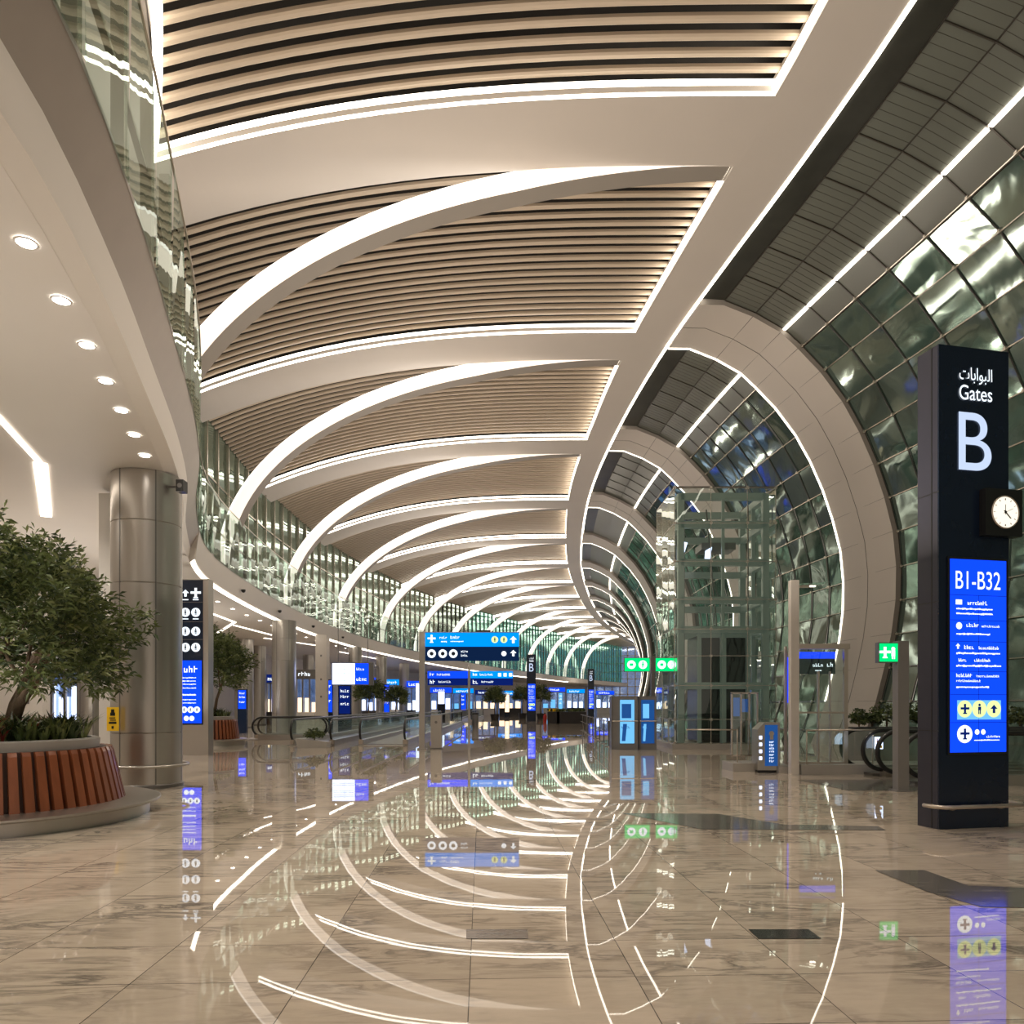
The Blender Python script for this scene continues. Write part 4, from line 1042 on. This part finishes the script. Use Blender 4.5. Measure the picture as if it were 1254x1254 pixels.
for i, (px, d_, r, h) in enumerate(((1052, 20.0, .22, .55), (1068, 20.6, .30, .42), (1086, 20.2, .42, .70), (1112, 20.0, .46, .66), (1131, 19.6, .3, .6), (1249, 19.2, .35, .6))):
    lbl = ['small dark clipped shrub at the left end of the planter trough', 'low loose shrub beside the small clipped one in the trough', 'rounded dark shrub left of the green-sign post', 'wide dark shrub right of the green-sign post', 'dark shrub half hidden by the gate pylon', 'dark shrub on the far right beyond the gate pylon'][i]
    shrub((X(px, d_), d_, .92), r, h, lbl, None, 150, .06, 'shrubs in the planter trough')
t = thing('planter_trough', (X(1045, 20.5), 19.3, 0), 'long low planter trough holding dark shrubs behind the escalators', 'planter')
MB().box(0, 5.3, 0, 1.6, 0, .92).build('trough_body', 'greysteel', t); MB().box(.03, 5.27, .03, 1.57, .9, .95).build('soil', 'soil', t)

def ball_tree(loc, H, R, label, grp='ball trees along the hall'):
    t = thing('potted_tree', loc, label, 'tree', grp)
    tree(t, (0, 0, .5), H-.5, R, 420, .22, 1, .06, .95)
    MB().lathe([(0, 0), (.36, 0), (.46, .6), (.40, .6), (.38, .5), (0, .5)], n=18).build('pot', 'dkpot', t, smooth=.5)
ball_tree((X(606, 72), 72, 0), 2.9, .75, 'ball-shaped potted tree in a dark pot left of the far blue pylon')
ball_tree((X(640, 80), 80, 0), 3.2, .8, 'ball-shaped potted tree just touching the far blue pylon on its left')
ball_tree((X(662, 78), 78, 0), 3.3, .85, 'ball-shaped potted tree just touching the far blue pylon on its right')
ball_tree((X(452, 52), 52, 0), 3.1, .75, 'ball-shaped potted tree below the hanging screen')
ball_tree((X(485, 62), 62, 0), 2.8, .7, 'ball-shaped potted tree near the big overhead sign post')
for i, (px, w_) in enumerate(((678, .95), (700, 2.4))):
    d_ = 60; t = thing('planter_box', (X(px, d_)-w_/2, d_, 0), ['square black planter box with yellow flowers in the far hall', 'long black planter box with low greenery in the far hall'][i], 'planter')
    MB().box(0, w_, 0, .9, 0, .95).build('planter_body', 'dkpot', t)
    mb = MB()
    for k in range(160):
        mb.use(random.choice(('leaf', 'leafd', 'leafl', 'yell' if i == 0 else 'leaf'))); leaf_quad(mb, Vector((random.uniform(.05, w_-.05), random.uniform(.1, .8), .95)), Vector((random.uniform(-.6, .6), random.uniform(-.6, .6), 1)), .35, .06)
    mb.build('flowers', None, t)
t = thing('fire_extinguisher', (X(667.5, 62), 62, 0), 'tiny red extinguisher stand beside the black planter box', 'extinguisher')
MB().lathe([(0, 0), (.14, 0), (.15, .6), (.06, .75), (0, .78)], n=12).build('cylinder_body', 'redp', t, smooth=.7); MB().box(-.05, .05, -.03, .03, .76, .86).build('valve', 'black', t)

# ------------------------------------------------------------------ lower level contents
t = thing('hanging_screen', (X(407, 42), 42, Zh(838, 42)), 'wide hanging display with white and deep blue halves under the balcony', 'screen')
w, h = 2.3, 1.2
MB().box(-.05, w+.05, 0, .15, -.05, h+.05).build('screen_case', 'steeld', t); MB().box(0, w*.56, -.01, 0, 0, h).build('white_half', 'scrw', t)
mb = MB(); [mb.box(.06, w*.54, -.014, -.01, z, z+.02) for z in (.2, .32, .62, .74, .86, .98)]; mb.box(w*.3, w*.305, -.014, -.01, .05, h-.05); mb.build('timetable_lines', 'blued', t)
f = MB().box(w*.56, w*.9, -.01, 0, 0, h).build('blue_half', 'blue', t); mb = MB(); word(mb, w*.6, .2, .6, .2, -.016); word(mb, w*.6, .8, .5, .15, -.016); mb.build('screen_text', 'txt', f)
mb = MB(); [mb.box(x, x+.04, .05, .09, h, 6-Zh(838, 42)) for x in (.3, w-.3)]; mb.build('hanger', 'steeld', t)
def totem(px0, px1, y0, y1, d, mat, label, zb=0., dark='navy', wordy=True, grp=None):
    w = (px1-px0)*d/F; z0, z1 = Zh(y1, d), Zh(y0, d); z0 = max(z0, zb+.1)
    t = thing('lit_totem', (X(px0, d), d, 0), label, 'totem', grp)
    MB().box(0, w, 0, .2, 0, z1).build('totem_body', dark, t); f = MB().box(w*.08, w*.92, -.02, 0, z0, z1-.06).build('lit_face', mat, t)
    if wordy: mb = MB(); [word(mb, w*.2, z1-(z1-z0)*q_, w*.6, (z1-z0)*.1, -.03) for q_ in (.25, .45, .7)]; mb.build('lettering', 'txt', f)
totem(291, 302, 844, 868, 40, 'blue', 'small blue lit totem between the grey columns behind the planter tree')
totem(414, 430, 839, 874, 44, 'blued', 'dark navy totem with pale script right below the hanging screen')
totem(402, 407, 832, 872, 45.5, 'blue', 'very narrow blue lit strip totem beside the square pillar')
totem(470, 477, 838, 872, 66, 'blue', 'thin blue lit totem left of the far round column by the sign post')
totem(509, 514, 836, 874, 70, 'scrw', 'white lit totem hugging the left side of the big sign post')
totem(536, 545, 846, 862, 76, 'scrw', 'small pale glowing totem behind the grey steel pedestal')
totem(564, 571, 848, 870, 84, 'blue', 'slim blue totem left of the thin twin-panel sign post')
totem(618, 624, 850, 872, 92, 'shopw', 'small warm lit totem between ball tree and far blue pylon')
totem(684, 689, 848, 868, 96, 'cyan', 'small cyan lit totem above the square black planter')
def shop(px0, px1, y0, d, label, m1, m2, seed):
    random.seed(seed); w = (px1-px0)*d/F; z1 = Zh(y0, d)
    t = thing('shop_stand', (X(px0, d), d, 0), label, 'shop')
    MB().box(0, w, .5, 2.5, 0, z1-.7).build('shop_interior', 'bluegl', t)
    mb = MB(); [mb.box(x-.05, x+.05, -.05, .05, 0, z1) for x in (0, w*.33, w*.66, w)]; mb.box(0, w, -.06, .06, z1-.75, z1-.65); mb.build('shop_frame', 'greysteel', t)
    s = MB().box(0, w, -.1, .1, z1-.65, z1).build('shop_sign', m1, t); mb = MB(); word(mb, w*.15, z1-.5, w*.6, .32, -.12); mb.build('lettering', 'txt', s)
    mb = MB(); [mb.box(w*(.05+.33*k), w*(.05+.33*k)+w*.2, .3, .45, .9, random.uniform(1.6, 2.4)) for k in range(3)]; mb.build('lit_display', m2, t)
    MB().box(w*.05, w*.95, -.3, .4, 0, .95).build('counter', 'dkpot' if seed % 2 else 'soffit', t)
rows_ = [(48, 96, 800, 29, 'white storefront with glass doors behind the crown of the big tree', 'soffit', 'scrw'),
         (326, 342, 826, 60, 'dim shop stand seen between tree crown and the second steel column', 'blued', 'shopw'),
         (362, 388, 820, 58, 'shop stand with warm display right of the second steel column', 'greysteel', 'shopw'),
         (440, 466, 830, 72, 'blue signed shop stand behind the ball tree under the hanging screen', 'blue', 'scrw'),
         (470, 494, 832, 84, 'shop stand with pale lit cases left of the big sign post', 'blue2', 'scrw'),
         (498, 516, 834, 78, 'bright blue and white shop stand just left of the big sign post', 'blue', 'scrw'),
         (527, 553, 842, 92, 'blue fronted shop stand framed below the twin-panel sign, left part', 'blue', 'scrw'),
         (555, 580, 843, 98, 'blue fronted shop stand framed below the twin-panel sign, middle part', 'blue2', 'cyan'),
         (582, 608, 845, 104, 'shop stand with warm lights left of the first ball tree crown', 'blued', 'shopw'),
         (610, 640, 846, 112, 'long shop stand with pale cases left of the far blue pylon', 'blue2', 'shopw'),
         (664, 692, 842, 118, 'far shop stand with blue lettering right of the far blue pylon', 'blue', 'cyan'),
         (694, 716, 844, 124, 'far shop stand with blue lettering above the black planter boxes', 'blue2', 'scrw'),
         (730, 752, 846, 130, 'far shop stand with blue lettering left of the info kiosks', 'blue', 'scrw')]
for k_, r_ in enumerate(rows_): shop(*r_[:4], r_[4], r_[5], r_[6], k_)
random.seed(11)
t = thing('white_partition', (X(20, 24), 24, 0), 'plain white wall block standing behind the trunk of the big tree', 'partition')  # plain wall block, a partition and no gate
MB().box(-.9, .85, 0, .4, 0, 5.99).build('wall_block', 'soffit', t)
MB().box(.3, .42, -.02, 0, 1.6, 1.75).build('card_reader', 'steeld', t)

# ------------------------------------------------------------------ lights
def area(name, loc, sx, sy, e, col=WARM, rot=(PI, 0, 0), spread=None):
    l = bpy.data.lights.new(name, 'AREA'); l.shape = 'RECTANGLE'; l.size = sx; l.size_y = sy; l.energy = e; l.color = col
    if spread: l.spread = spread
    o = bpy.data.objects.new(name, l); COL.objects.link(o); o.location = loc; o.rotation_euler = rot; return o
for i, d in enumerate((12, 21, 33, 46, 62, 80, 100, 124, 150)):  # added fill strips hovering in the hall, aimed up at the ceiling
    cx = (XL(d)+XS(d))/2
    
    for q in (-3, 1): area('ceiling_fill', (cx+1.5+q, d, 3.5), .3, 7, (70 if d < 5 else 190 if d < 40 else 160), (1, .86, .72))
for i, (x, d) in enumerate(((1.5, 3), (-2.5, 8), (3.5, 10), (-1, 18.5), (3, 18.5), (-4, 29.8), (2, 29.8), (-5, 41.3), (1, 41.3), (-3, 53), (-2, 65), (0, 77))):  # added spots that brighten the floor, without fixtures
    l = bpy.data.lights.new('floor_fill_spot', 'SPOT'); l.energy = 1150; l.color = (1, .88, .74); l.spot_size = 1.7; l.spot_blend = 1; l.shadow_soft_size = .06
    o = bpy.data.objects.new('floor_fill_spot', l); COL.objects.link(o); o.location = (x, d, zc(x, d)-.5)
# lower level glow: added spots under the soffit, apart from the visible downlights
for d in (7, 15, 24, 36, 50, 66, 84):
    for q in (-2, 2):
        l = bpy.data.lights.new('lower_fill_spot', 'SPOT'); l.energy = 420; l.color = (1, .92, .82); l.spot_size = 2.6; l.spot_blend = 1; l.shadow_soft_size = .07
        o = bpy.data.objects.new('lower_fill_spot', l); COL.objects.link(o); o.location = (XL(d+q)-4.0, d+q, 5.9)
for d in (8, 20, 34): area('soffit_fill', (XL(d)-3.5, d, 1.2), .3, 6, 130, (1, .92, .82))  # added fill strips low under the balcony, brightening the soffit

w = bpy.data.worlds.new('World'); SC.world = w; w.use_nodes = True
w.node_tree.nodes['Background'].inputs[0].default_value = (1, .86, .72, 1); w.node_tree.nodes['Background'].inputs[1].default_value = .35

# ------------------------------------------------------------------ camera
c = bpy.data.cameras.new('camera'); co = bpy.data.objects.new('camera', c); COL.objects.link(co)
co.location = (0, 0, 1.6); co.rotation_euler = (PI/2, 0, 0); c.sensor_width = 36; c.lens = 36*F/1254; c.shift_y = (862-627)/1254; c.clip_end = 500
SC.camera = co
SC.view_settings.view_transform = 'Standard'; SC.view_settings.look = 'None'; SC.view_settings.exposure = 0.28
SC.cycles.max_bounces = 8; SC.cycles.diffuse_bounces = 3; SC.cycles.glossy_bounces = 4; SC.cycles.transparent_max_bounces = 16
SC.cycles.use_denoising = True; SC.cycles.sample_clamp_indirect = 6; SC.cycles.caustics_reflective = False; SC.cycles.caustics_refractive = False
